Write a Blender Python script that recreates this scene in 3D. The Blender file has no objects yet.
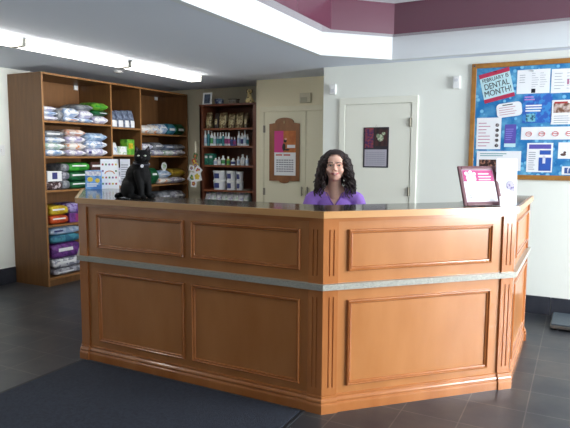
import bpy, bmesh, math, random
from mathutils import Vector, Matrix, noise
from math import sin, cos, pi, radians
random.seed(7)
S = bpy.context.scene
COL = S.collection

# ------------------------------------------------------------------ camera
FPX, PITCH, YAW, ROLL, CAMH = 565.69, 0.10363, 0.48102, 0.005872, 1.48856
_cy, _sy, _cp, _sp = cos(YAW), sin(YAW), cos(PITCH), sin(PITCH)
FW = Vector((-_sy*_cp, _cy*_cp, -_sp)); _R = Vector((_cy, _sy, 0)); _U = _R.cross(FW)
RT = _R*cos(ROLL) + _U*sin(ROLL); UP = -_R*sin(ROLL) + _U*cos(ROLL)
cam_d = bpy.data.cameras.new('camera'); cam = bpy.data.objects.new('camera', cam_d); COL.objects.link(cam)
cam_d.sensor_width = 36; cam_d.lens = FPX/570*36; cam_d.clip_start = .05
M = Matrix((RT, UP, -FW)).transposed().to_4x4(); M.translation = Vector((0, 0, CAMH)); cam.matrix_world = M
S.camera = cam

# ------------------------------------------------------------------ light
world = bpy.data.worlds.new('daylight'); S.world = world; world.use_nodes = True
world.node_tree.nodes['Background'].inputs[0].default_value = (.80, .90, 1, 1)
world.node_tree.nodes['Background'].inputs[1].default_value = .6
def area(name, loc, rot, sx, sy, power, color):
    l = bpy.data.lights.new(name, 'AREA'); l.shape = 'RECTANGLE'; l.size = sx; l.size_y = sy
    l.energy = power; l.color = color
    o = bpy.data.objects.new(name, l); o.location = loc; o.rotation_euler = rot; COL.objects.link(o); return o
# daylight standing outside the big shop windows in the right wall; weak fill added behind the camera
area('daylight_right', (4.85, 3.9, 1.6), (0, radians(90), 0), 2.2, 3.2, 620, (.91, .965, 1))
area('fill_front', (.2, -2.95, 1.6), (radians(90), 0, 0), 3.6, 2.2, 8, (.92, .97, 1))
S.view_settings.view_transform = 'Standard'; S.view_settings.look = 'None'
S.view_settings.exposure = 0.5; S.view_settings.gamma = 1; S.view_settings.use_curve_mapping = False

# ------------------------------------------------------------------ helpers
def ray(x, y): return FW + RT*((x-285)/FPX) - UP*((y-214)/FPX)
def onx(x, y, X): d = ray(x, y); t = X/d.x; return Vector((X, d.y*t, CAMH+d.z*t))   # point seen at (x,y) on a plane of the room
def ony(x, y, Y): d = ray(x, y); t = Y/d.y; return Vector((d.x*t, Y, CAMH+d.z*t))
def lin(c): return tuple(((v/255)/12.92 if v/255 <= .04045 else ((v/255+.055)/1.055)**2.4) for v in c) + (1,)
MC = {}
def mat(name, c, rough=.6, metal=0, emit=None, es=1, bump=0, bscale=40, c2=None, nscale=6, spec=.5, coat=0, stretch=None, th=(.35, .65)):
    if name in MC: return MC[name]
    m = bpy.data.materials.new(name); m.use_nodes = True; nt = m.node_tree; b = nt.nodes['Principled BSDF']
    b.inputs['Base Color'].default_value = lin(c); b.inputs['Roughness'].default_value = rough
    b.inputs['Metallic'].default_value = metal; b.inputs['Specular IOR Level'].default_value = spec
    b.inputs['Coat Weight'].default_value = coat; b.inputs['Coat Roughness'].default_value = .15
    tc = nt.nodes.new('ShaderNodeTexCoord'); mp = nt.nodes.new('ShaderNodeMapping'); nt.links.new(tc.outputs['Object'], mp.inputs[0])
    if stretch: mp.inputs['Scale'].default_value = stretch
    if c2:
        n = nt.nodes.new('ShaderNodeTexNoise'); n.inputs['Scale'].default_value = nscale; n.inputs['Detail'].default_value = 4
        nt.links.new(mp.outputs[0], n.inputs['Vector'])
        r = nt.nodes.new('ShaderNodeValToRGB'); r.color_ramp.elements[0].position = th[0]; r.color_ramp.elements[1].position = th[1]
        r.color_ramp.elements[0].color = lin(c); r.color_ramp.elements[1].color = lin(c2)
        nt.links.new(n.outputs['Fac'], r.inputs[0]); nt.links.new(r.outputs[0], b.inputs['Base Color'])
    if bump:
        n2 = nt.nodes.new('ShaderNodeTexNoise'); n2.inputs['Scale'].default_value = bscale
        nt.links.new(mp.outputs[0], n2.inputs['Vector'])
        bp = nt.nodes.new('ShaderNodeBump'); bp.inputs['Strength'].default_value = bump; bp.inputs['Distance'].default_value = .01
        nt.links.new(n2.outputs['Fac'], bp.inputs['Height']); nt.links.new(bp.outputs[0], b.inputs['Normal'])
    if emit: b.inputs['Emission Color'].default_value = lin(emit); b.inputs['Emission Strength'].default_value = es
    MC[name] = m; return m
def pr(name, c, c2, ns=25, th=(.48, .54), rough=.42): return mat(name, c, rough, c2=c2, nscale=ns, th=th)   # printed plastic film

class G:
    """collects shapes in one bmesh"""
    def __init__(s): s.b = bmesh.new()
    def _m(s, vs, M):
        if M is not None: bmesh.ops.transform(s.b, matrix=M, verts=vs)
    def box(s, a, b, bev=0, M=None, seg=2):
        a, b = Vector(a), Vector(b); c = (a+b)/2; d = b-a
        r = bmesh.ops.create_cube(s.b, size=1); vs = r['verts']
        for v in vs: v.co = Vector((v.co.x*d.x, v.co.y*d.y, v.co.z*d.z)) + c
        if bev:
            es = list({e for v in vs for e in v.link_edges})
            r = bmesh.ops.bevel(s.b, geom=es, offset=min(bev, min(abs(d.x), abs(d.y), abs(d.z))*.49), segments=seg, affect='EDGES', profile=.5)
            vs = list({v for f in r['faces'] for v in f.verts} | {v for v in vs if v.is_valid})
        s._m(vs, M); return s
    def cyl(s, p, q, r1, r2=None, n=20, caps=True):
        p, q = Vector(p), Vector(q); r2 = r1 if r2 is None else r2; d = q-p
        r = bmesh.ops.create_cone(s.b, cap_ends=caps, segments=n, radius1=r1, radius2=r2, depth=d.length)
        s._m(r['verts'], Matrix.Translation((p+q)/2) @ d.to_track_quat('Z', 'Y').to_matrix().to_4x4()); return s
    def ball(s, c, r, sc=(1, 1, 1), M=None, n=16):
        x = bmesh.ops.create_uvsphere(s.b, u_segments=n, v_segments=max(6, n*2//3), radius=r)
        for v in x['verts']: v.co = Vector((v.co.x*sc[0], v.co.y*sc[1], v.co.z*sc[2]))
        s._m(x['verts'], M); s._m(x['verts'], Matrix.Translation(c)); return s
    def limb(s, pts, n=14):
        for (p, r), (q, r2) in zip(pts[:-1], pts[1:]):
            s.cyl(p, q, r, r2, n); 
        for p, r in pts: s.ball(p, r, n=n)
        return s
    def lathe(s, prof, c=(0, 0, 0), n=24, M=None):
        c = Vector(c); rings = []; al = []
        for r, z in prof:
            if r < 1e-5: v = s.b.verts.new(c+Vector((0, 0, z))); rings.append([v]); al.append(v)
            else:
                k = [s.b.verts.new(c+Vector((r*cos(2*pi*i/n), r*sin(2*pi*i/n), z))) for i in range(n)]; rings.append(k); al += k
        for A, B in zip(rings[:-1], rings[1:]):
            for i in range(n):
                j = (i+1) % n
                if len(A) == 1 and len(B) == 1: continue
                if len(A) == 1: s.b.faces.new((A[0], B[j], B[i]))
                elif len(B) == 1: s.b.faces.new((A[i], A[j], B[0]))
                else: s.b.faces.new((A[i], A[j], B[j], B[i]))
        for k, flip in ((rings[0], 1), (rings[-1], 0)):
            if len(k) > 1: s.b.faces.new(k[::-1] if flip else k)
        s._m(al, M); return s
    def tube(s, pts, r, n=8, closed=False, taper=None):
        pts = [Vector(p) for p in pts]; N = len(pts); rings = []
        for i, p in enumerate(pts):
            t = (pts[(i+1) % N if closed else min(i+1, N-1)] - pts[(i-1) % N if closed else max(i-1, 0)]).normalized()
            q = t.to_track_quat('Z', 'Y'); rr = r if taper is None else r*taper(i/(N-1))
            rings.append([s.b.verts.new(p + q @ Vector((rr*cos(2*pi*k/n), rr*sin(2*pi*k/n), 0))) for k in range(n)])
        for i in range(N if closed else N-1):
            A, B = rings[i], rings[(i+1) % N]
            for k in range(n): s.b.faces.new((A[k], A[(k+1) % n], B[(k+1) % n], B[k]))
        if not closed: s.b.faces.new(rings[0][::-1]); s.b.faces.new(rings[-1])
        return s
    def prism(s, poly, z0, z1, M=None):
        A = [s.b.verts.new((x, y, z0)) for x, y in poly]; B = [s.b.verts.new((x, y, z1)) for x, y in poly]
        s.b.faces.new(A[::-1]); s.b.faces.new(B); n = len(poly)
        for i in range(n): s.b.faces.new((A[i], A[(i+1) % n], B[(i+1) % n], B[i]))
        s._m(A+B, M); return s
    def quad(s, *p): s.b.faces.new([s.b.verts.new(q) for q in p]); return s

def obj(name, g, m, parent=None, loc=None, smooth=False, off=None):
    b = g.b if isinstance(g, G) else g
    if off is not None: bmesh.ops.translate(b, vec=-Vector(off), verts=b.verts)
    bmesh.ops.recalc_face_normals(b, faces=b.faces)
    me = bpy.data.meshes.new(name); b.to_mesh(me); b.free()
    if smooth: me.polygons.foreach_set('use_smooth', [True]*len(me.polygons))
    me.materials.append(m); o = bpy.data.objects.new(name, me); COL.objects.link(o)
    if parent: o.parent = parent
    if loc is not None: o.location = loc
    return o
def smooth_angle(o, a=40):
    me = o.data; me.polygons.foreach_set('use_smooth', [True]*len(me.polygons))
    b = bmesh.new(); b.from_mesh(me)
    for e in b.edges: e.smooth = len(e.link_faces) == 2 and e.calc_face_angle(0) < radians(a)
    b.to_mesh(me); b.free(); return o
def tag(o, label, cat, group=None, kind=None):
    o['label'] = label; o['category'] = cat
    if group: o['group'] = group
    if kind: o['kind'] = kind
    return o
def thing(name, label, cat, loc=(0, 0, 0), rz=0, group=None, rx=0):
    o = bpy.data.objects.new(name, None); COL.objects.link(o); o.empty_display_size = .1
    o.location = loc; o.rotation_euler = (rx, 0, rz); return tag(o, label, cat, group)
def struct(name, g, m, parent=None, smooth=False):
    o = obj(name, g, m, parent, smooth=smooth)
    if not parent: o['kind'] = 'structure'
    return o
def bake(o, mods):
    """apply modifiers to an object's mesh"""
    for t, kw in mods:
        md = o.modifiers.new(t, t)
        for k, v in kw.items(): setattr(md, k, v)
    bpy.context.view_layer.update()
    dg = bpy.context.evaluated_depsgraph_get(); me = bpy.data.meshes.new_from_object(o.evaluated_get(dg))
    o.modifiers.clear(); o.data = me; me.polygons.foreach_set('use_smooth', [True]*len(me.polygons)); return o
def text(name, s, size, m, parent, loc, rot=(pi/2, 0, 0), sx=1, depth=.0008, fit=None):
    c = bpy.data.curves.new(name, 'FONT'); c.body = s; c.size = size; c.align_x = 'CENTER'; c.align_y = 'CENTER'; c.extrude = depth; c.offset = 0
    t = bpy.data.objects.new(name, c); COL.objects.link(t); bpy.context.view_layer.update()
    me = bpy.data.meshes.new_from_object(t.evaluated_get(bpy.context.evaluated_depsgraph_get())); bpy.data.objects.remove(t)
    me.materials.clear(); me.materials.append(m)
    if fit: xs = [v.co.x for v in me.vertices]; sx = fit/(max(xs)-min(xs))
    o = bpy.data.objects.new(name, me); COL.objects.link(o); o.parent = parent; o.location = loc; o.rotation_euler = rot; o.scale = (sx, 1, 1); return o

# ------------------------------------------------------------------ materials
WALL = mat('painted_wall', (237, 240, 233), .85, bump=.05, bscale=150)
CREAM = mat('cream_wall', (230, 222, 194), .8, bump=.05, bscale=150)
CREAMDOOR = mat('cream_door', (228, 223, 198), .55)
DOORM = mat('door_paint', (238, 239, 227), .5)
CEIL = mat('ceiling_paint', (226, 233, 246), .9, bump=.06, bscale=200)
WHITEC = mat('white_ceiling', (236, 240, 244), .8)
BURG = mat('burgundy_paint', (100, 52, 70), .22, spec=.8, coat=.4)
BASEB = mat('dark_base_tile', (40, 44, 54), .4, c2=(52, 54, 62), nscale=8)
WHITE = mat('white_plastic', (235, 236, 236), .4)
PAPER = mat('white_paper', (240, 242, 246), .7)
GREYP = mat('grey_print', (150, 152, 165), .7)
BLACK = mat('black_plastic', (20, 20, 23), .45)
CHROME = mat('brushed_metal', (150, 148, 142), .32, 1)
BRASS = mat('dull_metal', (150, 146, 132), .4, .6)
PINKL = mat('pinkish_print', (190, 120, 150), .7)
def wood(name, c, c2, rough, stretch, ns=6, coat=0, spec=.5):
    m = mat(name, c, rough, c2=c2, nscale=ns, stretch=stretch, th=(.3, .75), coat=coat, spec=spec, bump=.03, bscale=30); return m
DESK = wood('maple_panel_wood', (192, 128, 74), (172, 108, 54), .34, (1.6, 1.6, .55), 3, .6)
DESKT = wood('maple_moulding_wood', (188, 120, 68), (168, 100, 50), .26, (2, 2, .6), 3, .7)
EDGE = wood('maple_edge_wood', (212, 160, 104), (198, 144, 88), .32, (.6, .6, 4), 5, .6)
SHELFW = wood('brown_laminate_wood', (124, 86, 50), (104, 70, 40), .42, (5, 5, .5), 5)
SHELFE = wood('light_shelf_edge', (158, 112, 66), (140, 96, 54), .45, (4, 4, .5), 5)
SHELFB = wood('brown_shelf_back', (134, 92, 54), (114, 76, 42), .55, (5, 5, .5), 4)
DARKW = wood('mahogany_laminate_wood', (112, 60, 38), (88, 46, 30), .45, (5, 5, .6), 5)
OAK = wood('oak_frame_wood', (176, 124, 56), (150, 100, 42), .45, (3, 3, 3), 6)
LEDGE = mat('grey_speckled_laminate', (186, 184, 174), .3, c2=(146, 146, 138), nscale=160)
TOPM = mat('dark_glossy_laminate', (66, 64, 58), .12, c2=(84, 80, 72), nscale=120, spec=.6)

# floor: dark slate tiles on a 0.325 m grid
def floor_mat():
    m = bpy.data.materials.new('slate_floor_tiles'); m.use_nodes = True; nt = m.node_tree; b = nt.nodes['Principled BSDF']; L = nt.links.new
    tc = nt.nodes.new('ShaderNodeTexCoord'); mp = nt.nodes.new('ShaderNodeMapping'); L(tc.outputs['Object'], mp.inputs[0])
    mp.inputs['Location'].default_value = (.2135, .10, 0)
    br = nt.nodes.new('ShaderNodeTexBrick'); L(mp.outputs[0], br.inputs['Vector'])
    br.offset = 0; br.squash = 1; br.inputs['Scale'].default_value = 1; br.inputs['Brick Width'].default_value = .325; br.inputs['Row Height'].default_value = .325
    br.inputs['Mortar Size'].default_value = .0035; br.inputs['Mortar Smooth'].default_value = .1; br.inputs['Bias'].default_value = 0
    br.inputs['Color1'].default_value = lin((58, 63, 71)); br.inputs['Color2'].default_value = lin((69, 71, 75)); br.inputs['Mortar'].default_value = lin((104, 104, 104))
    n = nt.nodes.new('ShaderNodeTexNoise'); n.inputs['Scale'].default_value = 5; n.inputs['Detail'].default_value = 7; L(tc.outputs['Object'], n.inputs['Vector'])
    r = nt.nodes.new('ShaderNodeValToRGB'); r.color_ramp.elements[0].position = .3; r.color_ramp.elements[0].color = lin((168, 172, 184)); r.color_ramp.elements[1].position = .72; r.color_ramp.elements[1].color = lin((255, 242, 226))
    L(n.outputs['Fac'], r.inputs[0])
    mx = nt.nodes.new('ShaderNodeMix'); mx.data_type = 'RGBA'; mx.blend_type = 'MULTIPLY'; mx.inputs[0].default_value = 1; L(br.outputs['Color'], mx.inputs[6]); L(r.outputs[0], mx.inputs[7]); L(mx.outputs[2], b.inputs['Base Color'])
    b.inputs['Roughness'].default_value = .38
    bp = nt.nodes.new('ShaderNodeBump'); bp.inputs['Strength'].default_value = .25; bp.inputs['Distance'].default_value = .006
    sb = nt.nodes.new('ShaderNodeMath'); sb.operation = 'SUBTRACT'; L(n.outputs['Fac'], sb.inputs[0]); L(br.outputs['Fac'], sb.inputs[1]); L(sb.outputs[0], bp.inputs['Height']); L(bp.outputs[0], b.inputs['Normal'])
    return m

# ------------------------------------------------------------------ room
XL, XR, YF, YB, YW, YC, HC = -5.772, 4.6, -2.8, 6.9, 5.787, 6.39, 2.443
XN, XE = -3.761, -2.551     # niche corner, outer corner beside the door wall
HU = 2.95
struct('floor', G().box((XL-.1, YF-.1, -.1), (XR+.1, YB+.1, 0)), floor_mat())
struct('wall_left', G().box((XL-.12, YF, 0), (XL, YB+.12, 3.1)), WALL)
struct('wall_back', G().box((XL, YB, 0), (XN, YB+.12, HC+.1)), mat('khaki_wall', (196, 190, 168), .85, bump=.05, bscale=150))
struct('wall_recess', G().box((XN, YC, 0), (XE, YB+.12, HC+.1)), CREAM)
struct('wall_rear', G().box((XE, YW, 0), (XR+.12, YW+.9, 3.1)), WALL)
def window_wall(name, horiz, fixed, a, b, wins, z0, z1, t=.12, H=3.1):
    g = G(); c = a
    for w0, w1 in wins + [(b, b)]:
        if w0 > c: g.box((c, fixed, 0) if horiz else (fixed, c, 0), (w0, fixed+t, H) if horiz else (fixed+t, w0, H))
        if w1 > w0:
            for za, zb in ((0, z0), (z1, H)): g.box((w0, fixed, za) if horiz else (fixed, w0, za), (w1, fixed+t, zb) if horiz else (fixed+t, w1, zb))
        c = w1
    return struct(name, g, mat('taupe_wall', (142, 130, 114), .85, bump=.05, bscale=150))  # unseen walls, colour darkened to cut bounce light on the desk
RW = [(2.3, 3.8), (3.95, 5.5)]; FWN = [(-1.6, .1), (.3, 2.0)]
window_wall('wall_right', False, XR, YF, YW, RW, .5, 2.65)
window_wall('wall_front', True, YF-.12, XL, XR+.12, FWN, .5, 2.65)
ALU = mat('window_frame_aluminium', (190, 192, 194), .4, .6)
GLASS = bpy.data.materials.new('clear_window_glass'); GLASS.use_nodes = True
_nt = GLASS.node_tree; _nt.nodes.clear(); _o = _nt.nodes.new('ShaderNodeOutputMaterial'); _t = _nt.nodes.new('ShaderNodeBsdfTransparent'); _g = _nt.nodes.new('ShaderNodeBsdfGlossy'); _mx = _nt.nodes.new('ShaderNodeMixShader')
_g.inputs['Roughness'].default_value = .02; _mx.inputs[0].default_value = .06; _nt.links.new(_t.outputs[0], _mx.inputs[1]); _nt.links.new(_g.outputs[0], _mx.inputs[2]); _nt.links.new(_mx.outputs[0], _o.inputs[0])
k = 1
for wins, horiz, f in ((RW, False, XR+.03), (FWN, True, YF-.09)):
    for w0, w1 in wins:
        P = lambda u, v, z: (u, v, z) if horiz else (v, u, z)
        g = G()
        for u0, u1, za, zb in ((w0, w0+.05, .5, 2.65), (w1-.05, w1, .5, 2.65), (w0+.05, w1-.05, .5, .55), (w0+.05, w1-.05, 2.6, 2.65)):
            g.box(P(u0, f, za), P(u1, f+.06, zb))
        wo = struct('window_%d' % k, g, ALU); k += 1
        obj('pane', G().box(P(w0+.05, f+.027, .55), P(w1-.05, f+.033, 2.6)), GLASS, wo)
# ceilings: grey low ceiling with an angled opening, white fascia, burgundy band, white upper ceiling
TX, TY, T2X, T2Y = -2.264, 5.063, -1.731, 5.601
g = G()
g.prism([(XL, YF), (TX, YF), (TX, TY), (XL, TY)], HC, HC+.05)
g.prism([(XL, TY), (TX, TY), (T2X, T2Y), (T2X, YB), (XL, YB)], HC, HC+.05)
g.prism([(T2X, T2Y), (XR, T2Y), (XR, YB), (T2X, YB)], HC, HC+.05)
struct('ceiling', g, CEIL)
def ring(d, w, z0, z1):
    t = math.tan(pi/8)
    a = [(TX+d, YF), (TX+d, TY-d*t), (T2X+d*t, T2Y-d), (XR, T2Y-d)]
    e = d-w
    b = [(TX+e, YF), (TX+e, TY-e*t), (T2X+e*t, T2Y-e), (XR, T2Y-e)]
    g = G()
    for i in range(3): g.prism([a[i], a[i+1], b[i+1], b[i]], z0, z1)
    bmesh.ops.remove_doubles(g.b, verts=g.b.verts, dist=1e-5)
    return g
struct('trim_1', ring(.004, .06, HC-.002, 2.66), mat('fascia_paint', (226, 231, 235), .75))
struct('trim_2', ring(.12, .18, 2.66, HU), BURG)
struct('ceiling_upper', G().prism([(TX-.1, YF), (XR, YF), (XR, T2Y+.1), (T2X-.05, T2Y+.1), (TX-.1, TY+.05)], HU, HU+.05), WHITEC)
# baseboards
struct('baseboard_left', G().box((XL, YF, 0), (XL+.012, 4.29, .185)), BASEB)
g = G(); x = -1.49
while x < XR:
    g.box((x+.0015, YW-.012, 0), (min(x+.323, XR), YW, .172), .001); x += .325
struct('baseboard_rear', g, BASEB)
struct('baseboard_recess', G().box((XN, YC-.01, 0), (-3.67, YC, .12)), BASEB)

# doors
def hinge(parent, x, y, z, h=.09):
    g = G(); g.cyl((x, y-.012, z-h/2), (x, y-.012, z+h/2), .008, n=10); g.box((x-.016, y-.006, z-h/2), (x+.016, y, z+h/2))
    return obj('hinge', g, BRASS, parent)
g = G()
g.box((-2.355, YW-.018, 0), (-2.29, YW, 2.03), .004).box((-1.565, YW-.018, 0), (-1.50, YW, 2.03), .004).box((-2.355, YW-.018, 2.03), (-1.50, YW, 2.10), .004)
d1 = struct('door_1', g, DOORM)
obj('door_panel', G().box((-2.285, YW-.012, .01), (-1.57, YW+.003, 2.025), .002), DOORM, d1)
for z in (.25, 1.12, 1.83): hinge(d1, -1.572, YW-.012, z)
obj('door_handle', G().ball((-2.22, YW-.06, 1.0), .028).cyl((-2.22, YW-.05, 1.0), (-2.22, YW-.01, 1.0), .012), CHROME, d1, smooth=True)
g = G()
g.box((-3.70, YC-.018, 0), (-3.64, YC, 2.035), .004).box((-3.70, YC-.018, 2.035), (XE-.001, YC, 2.10), .004)
d2 = struct('door_2', g, CREAMDOOR)
for a, b in ((-3.636, -3.046), (-3.040, -2.56)):
    obj('door_panel', G().box((a, YC-.012, .01), (b, YC+.003, 2.03), .002), CREAMDOOR, d2)
for z in (.25, 1.02, 1.82): hinge(d2, -3.636, YC-.012, z)
for x in (-3.085, -3.005):
    obj('door_handle', G().box((x-.008, YC-.045, .98), (x+.008, YC-.032, 1.10), .004).cyl((x, YC-.04, 1.0), (x, YC-.01, 1.0), .005, n=8).cyl((x, YC-.04, 1.08), (x, YC-.01, 1.08), .005, n=8), BRASS, d2)

# ------------------------------------------------------------------ floor mat
g = G().box((-3.12, .7, 0), (-1.38, 2.85, .009), .004)
mt = obj('floor_mat', g, mat('mat_carpet', (34, 39, 52), .95, bump=.8, bscale=260, c2=(44, 50, 64), nscale=60)); tag(mt, 'large dark blue-grey entrance mat on the floor before the reception desk', 'mat')
g = G(); 
for a, b in (((-3.145, .675, 0), (-3.12, 2.85, .006)), ((-1.38, .675, 0), (-1.355, 2.85, .006)), ((-3.12, .675, 0), (-1.38, .70, .006))): g.box(a, b, .002)
obj('rubber_edge', g, mat('mat_rubber', (26, 28, 34), .6), mt)

# ------------------------------------------------------------------ reception desk
TCH, ZT = .038, 1.177
E0 = Vector((-3.95, 3.632)); A0 = Vector((-3.186, 2.868)); B0 = Vector((-1.254, 2.868)); C0 = Vector((-.328, 3.794)); D0 = Vector((-.328, 4.93))
LINE = [E0, A0, B0, C0, D0]
def offset(d):
    out = []
    for i, p in enumerate(LINE):
        ns = []
        if i > 0: t = (LINE[i]-LINE[i-1]).normalized(); ns.append(Vector((-t.y, t.x)))
        if i < len(LINE)-1: t = (LINE[i+1]-LINE[i]).normalized(); ns.append(Vector((-t.y, t.x)))
        if len(ns) == 1: out.append(p+ns[0]*d)
        else: m = (ns[0]+ns[1]).normalized(); out.append(p+m*(d/m.dot(ns[0])))
    return out
def band(d0, d1, z0, z1, ends=0.0):
    a, b = offset(d0), offset(d1)
    if ends:
        for L in (a, b):
            t = (LINE[1]-LINE[0]).normalized(); L[0] = L[0]+t*ends
            t = (LINE[-1]-LINE[-2]).normalized(); L[-1] = L[-1]-t*ends
    g = G(); n = len(a); V = []
    for z in (z0, z1): V.append([g.b.verts.new((p.x, p.y, z)) for p in a]); V.append([g.b.verts.new((p.x, p.y, z)) for p in b])
    f = g.b.faces.new
    for i in range(n-1):
        f((V[0][i], V[0][i+1], V[2][i+1], V[2][i])); f((V[1][i+1], V[1][i], V[3][i], V[3][i+1]))
        f((V[2][i], V[2][i+1], V[3][i+1], V[3][i])); f((V[0][i+1], V[0][i], V[1][i], V[1][i+1]))
    for i in (0, n-1): f((V[0][i], V[2][i], V[3][i], V[1][i]))
    return g
DO = (-1.9, 3.3, 0)
desk = thing('reception_desk', 'long angled maple reception desk with raised panels and grey ledge', 'desk', DO)
def dobj(n, g, m, p=None, smooth=False):
    o = obj(n, g, m, p or desk, off=DO); return o
body = dobj('body', band(.032, .10, 0, ZT-TCH, .03), DESK)
ct = dobj('countertop', band(.022, .40, ZT-TCH, ZT, .02), TOPM); ct['label'] = 'dark glossy counter surface'
_e = band(0, .022, ZT-TCH, ZT+.0006, .0)
et = dobj('wood_edge', _e, EDGE)
dobj('ledge', band(0, .032, .728, .762), LEDGE)['label'] = 'grey speckled laminate ledge'
BASEP = [(0, 0), (.022, 0), (.022, .046), (.020, .054), (.014, .058), (.013, .062), (.018, .066), (.019, .072), (.016, .080), (.008, .086), (.007, .090), (.010, .094), (.009, .101), (0, .104)]
def sweep(prof, d0):
    g = G(); rings = []
    for d, z in prof:
        pts = offset(d0-d); rings.append([g.b.verts.new((p.x, p.y, z)) for p in pts])
    for A, B in zip(rings, rings[1:]+rings[:1]):
        for i in range(len(A)-1): g.b.faces.new((A[i], A[i+1], B[i+1], B[i]))
    for e_ in (0, -1): g.b.faces.new([r[e_] for r in rings])
    return g
dobj('plinth', sweep(BASEP, .032), DESKT)
dobj('top_moulding', band(.018, .032, ZT-TCH-.022, ZT-TCH, .02), DESKT)
dobj('worktop', band(.10, .70, .728, .76, .05), mat('worktop_laminate', (150, 148, 140), .4))
dobj('end_panel', G().box((C0.x-.36, D0.y-.06, 0), (C0.x-.10, D0.y-.035, ZT-TCH)), DESK)
def face_M(p, q, d):
    """local x along the face, y outward, z up; origin on the body surface"""
    t = (q-p).normalized(); nrm = Vector((t.y, -t.x)); o = p - nrm*d
    M = Matrix(((t.x, nrm.x, 0, o.x), (t.y, nrm.y, 0, o.y), (0, 0, 1, 0), (0, 0, 0, 1))); return M
def panel(p, q, x0, x1, z0, z1):
    M = face_M(p, q, .032)
    g = G(); w = .026
    # mitred picture-frame moulding with two steps
    prof = [(0, 0), (0, .010), (.003, .016), (.008, .018), (.011, .014), (.012, .007), (.016, .007), (.018, .011), (.022, .010), (w, 0)]
    for k in range(4):
        c = [(x0, z0), (x1, z0), (x1, z1), (x0, z1)]; inn = [(1, 1), (-1, 1), (-1, -1), (1, -1)]
        (ax, az), (bx, bz) = c[k], c[(k+1) % 4]; (ia, ja), (ib, jb) = inn[k], inn[(k+1) % 4]
        r0 = [g.b.verts.new((ax+ia*u, v, az+ja*u)) for u, v in prof]; r1 = [g.b.verts.new((bx+ib*u, v, bz+jb*u)) for u, v in prof]
        for i in range(len(prof)-1): g.b.faces.new((r0[i], r1[i], r1[i+1], r0[i+1]))
    bmesh.ops.transform(g.b, matrix=M, verts=g.b.verts)
    pm = dobj('panel_moulding', g, DESKT)
    g2 = G().box((x0+w, 0, z0+w), (x1-w, .002, z1-w), M=M)
    dobj('panel', g2, DESK, pm).location = (0, 0, 0)
TAN = math.tan(pi/8)
def pilaster(p, q, x0, x1, flutes, c0=False, c1=False):
    """c0, c1: the end that is mitred round a corner of the desk"""
    M = face_M(p, q, .032); fw_ = .004
    X0 = lambda y: x0-(y*TAN if c0 else 0)
    X1 = lambda y: x1+(y*TAN if c1 else 0)
    for z0, z1 in ((.104, .728), (.762, ZT-TCH-.022)):
        g = G(); th = .013; P_ = [(X0(0), 0), (X0(th), th)]
        def seg_(fl):
            pts = [(X0(0), 0), (X0(th), th)]
            for f in (flutes if fl else []): pts += [(f-fw_, th), (f-fw_*.5, th-.007), (f+fw_*.5, th-.007), (f+fw_, th)]
            return pts+[(X1(th), th), (X1(0), 0)]
        if flutes:
            g.prism(seg_(False)[::-1], z0, z0+.045, M=M); g.prism(seg_(True)[::-1], z0+.045, z1-.045, M=M); g.prism(seg_(False)[::-1], z1-.045, z1, M=M)
        else: g.prism(seg_(False)[::-1], z0, z1, M=M)
        dobj('pilaster', g, DESKT)
    g = G(); rings = []
    for d, z in BASEP:
        y = d+.010 if d else 0
        rings.append([g.b.verts.new(M @ Vector((X0(y), y, z))), g.b.verts.new(M @ Vector((X1(y), y, z)))])
    for A, B in zip(rings, rings[1:]+rings[:1]): g.b.faces.new((A[0], A[1], B[1], B[0]))
    for e_ in (0, 1): g.b.faces.new([r[e_] for r in rings])
    dobj('pilaster_base', g, DESKT)
LL, LC, LR, LE = (B0-A0).length, (C0-B0).length, (D0-C0).length, (A0-E0).length
for z0, z1 in ((.148, .660), (.828, 1.070)):
    panel(A0, B0, .178, .940, z0, z1); panel(A0, B0, 1.000, 1.778, z0, z1)
    panel(B0, C0, .165, 1.137, z0, z1)
    panel(C0, D0, .13, LR-.10, z0, z1); panel(E0, A0, .14, LE-.14, z0, z1)
e = .032*math.tan(pi/8)
pilaster(A0, B0, e, .085, [], True)
pilaster(A0, B0, 1.832, LL-e, [1.862, 1.888], False, True)
pilaster(B0, C0, e, .100, [.046, .072], True)
pilaster(B0, C0, 1.212, LC-e, [1.243, 1.272], False, True)
pilaster(C0, D0, e, .075, [], True)
pilaster(C0, D0, LR-.07, LR-.005, [])
pilaster(E0, A0, LE-.09, LE-e, [LE-.065, LE-.038], False, True)

# ------------------------------------------------------------------ platform scale on the floor
sc = thing('platform_scale', 'low grey platform weighing scale on the floor by the white wall', 'scale', (.19, 5.50, 0))
obj('base_frame', G().box((-.36, -.23, .018), (.56, .21, .046), .006), CHROME, sc)
obj('rubber_top', G().box((-.352, -.222, .046), (.552, .202, .058), .005), mat('scale_rubber', (66, 76, 84), .45, bump=.3, bscale=90), sc)
for x, y in ((-.31, -.19), (.51, -.19), (-.31, .17), (.51, .17)): obj('foot', G().cyl((x, y, 0), (x, y, .018), .02, n=14), BLACK, sc)

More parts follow.
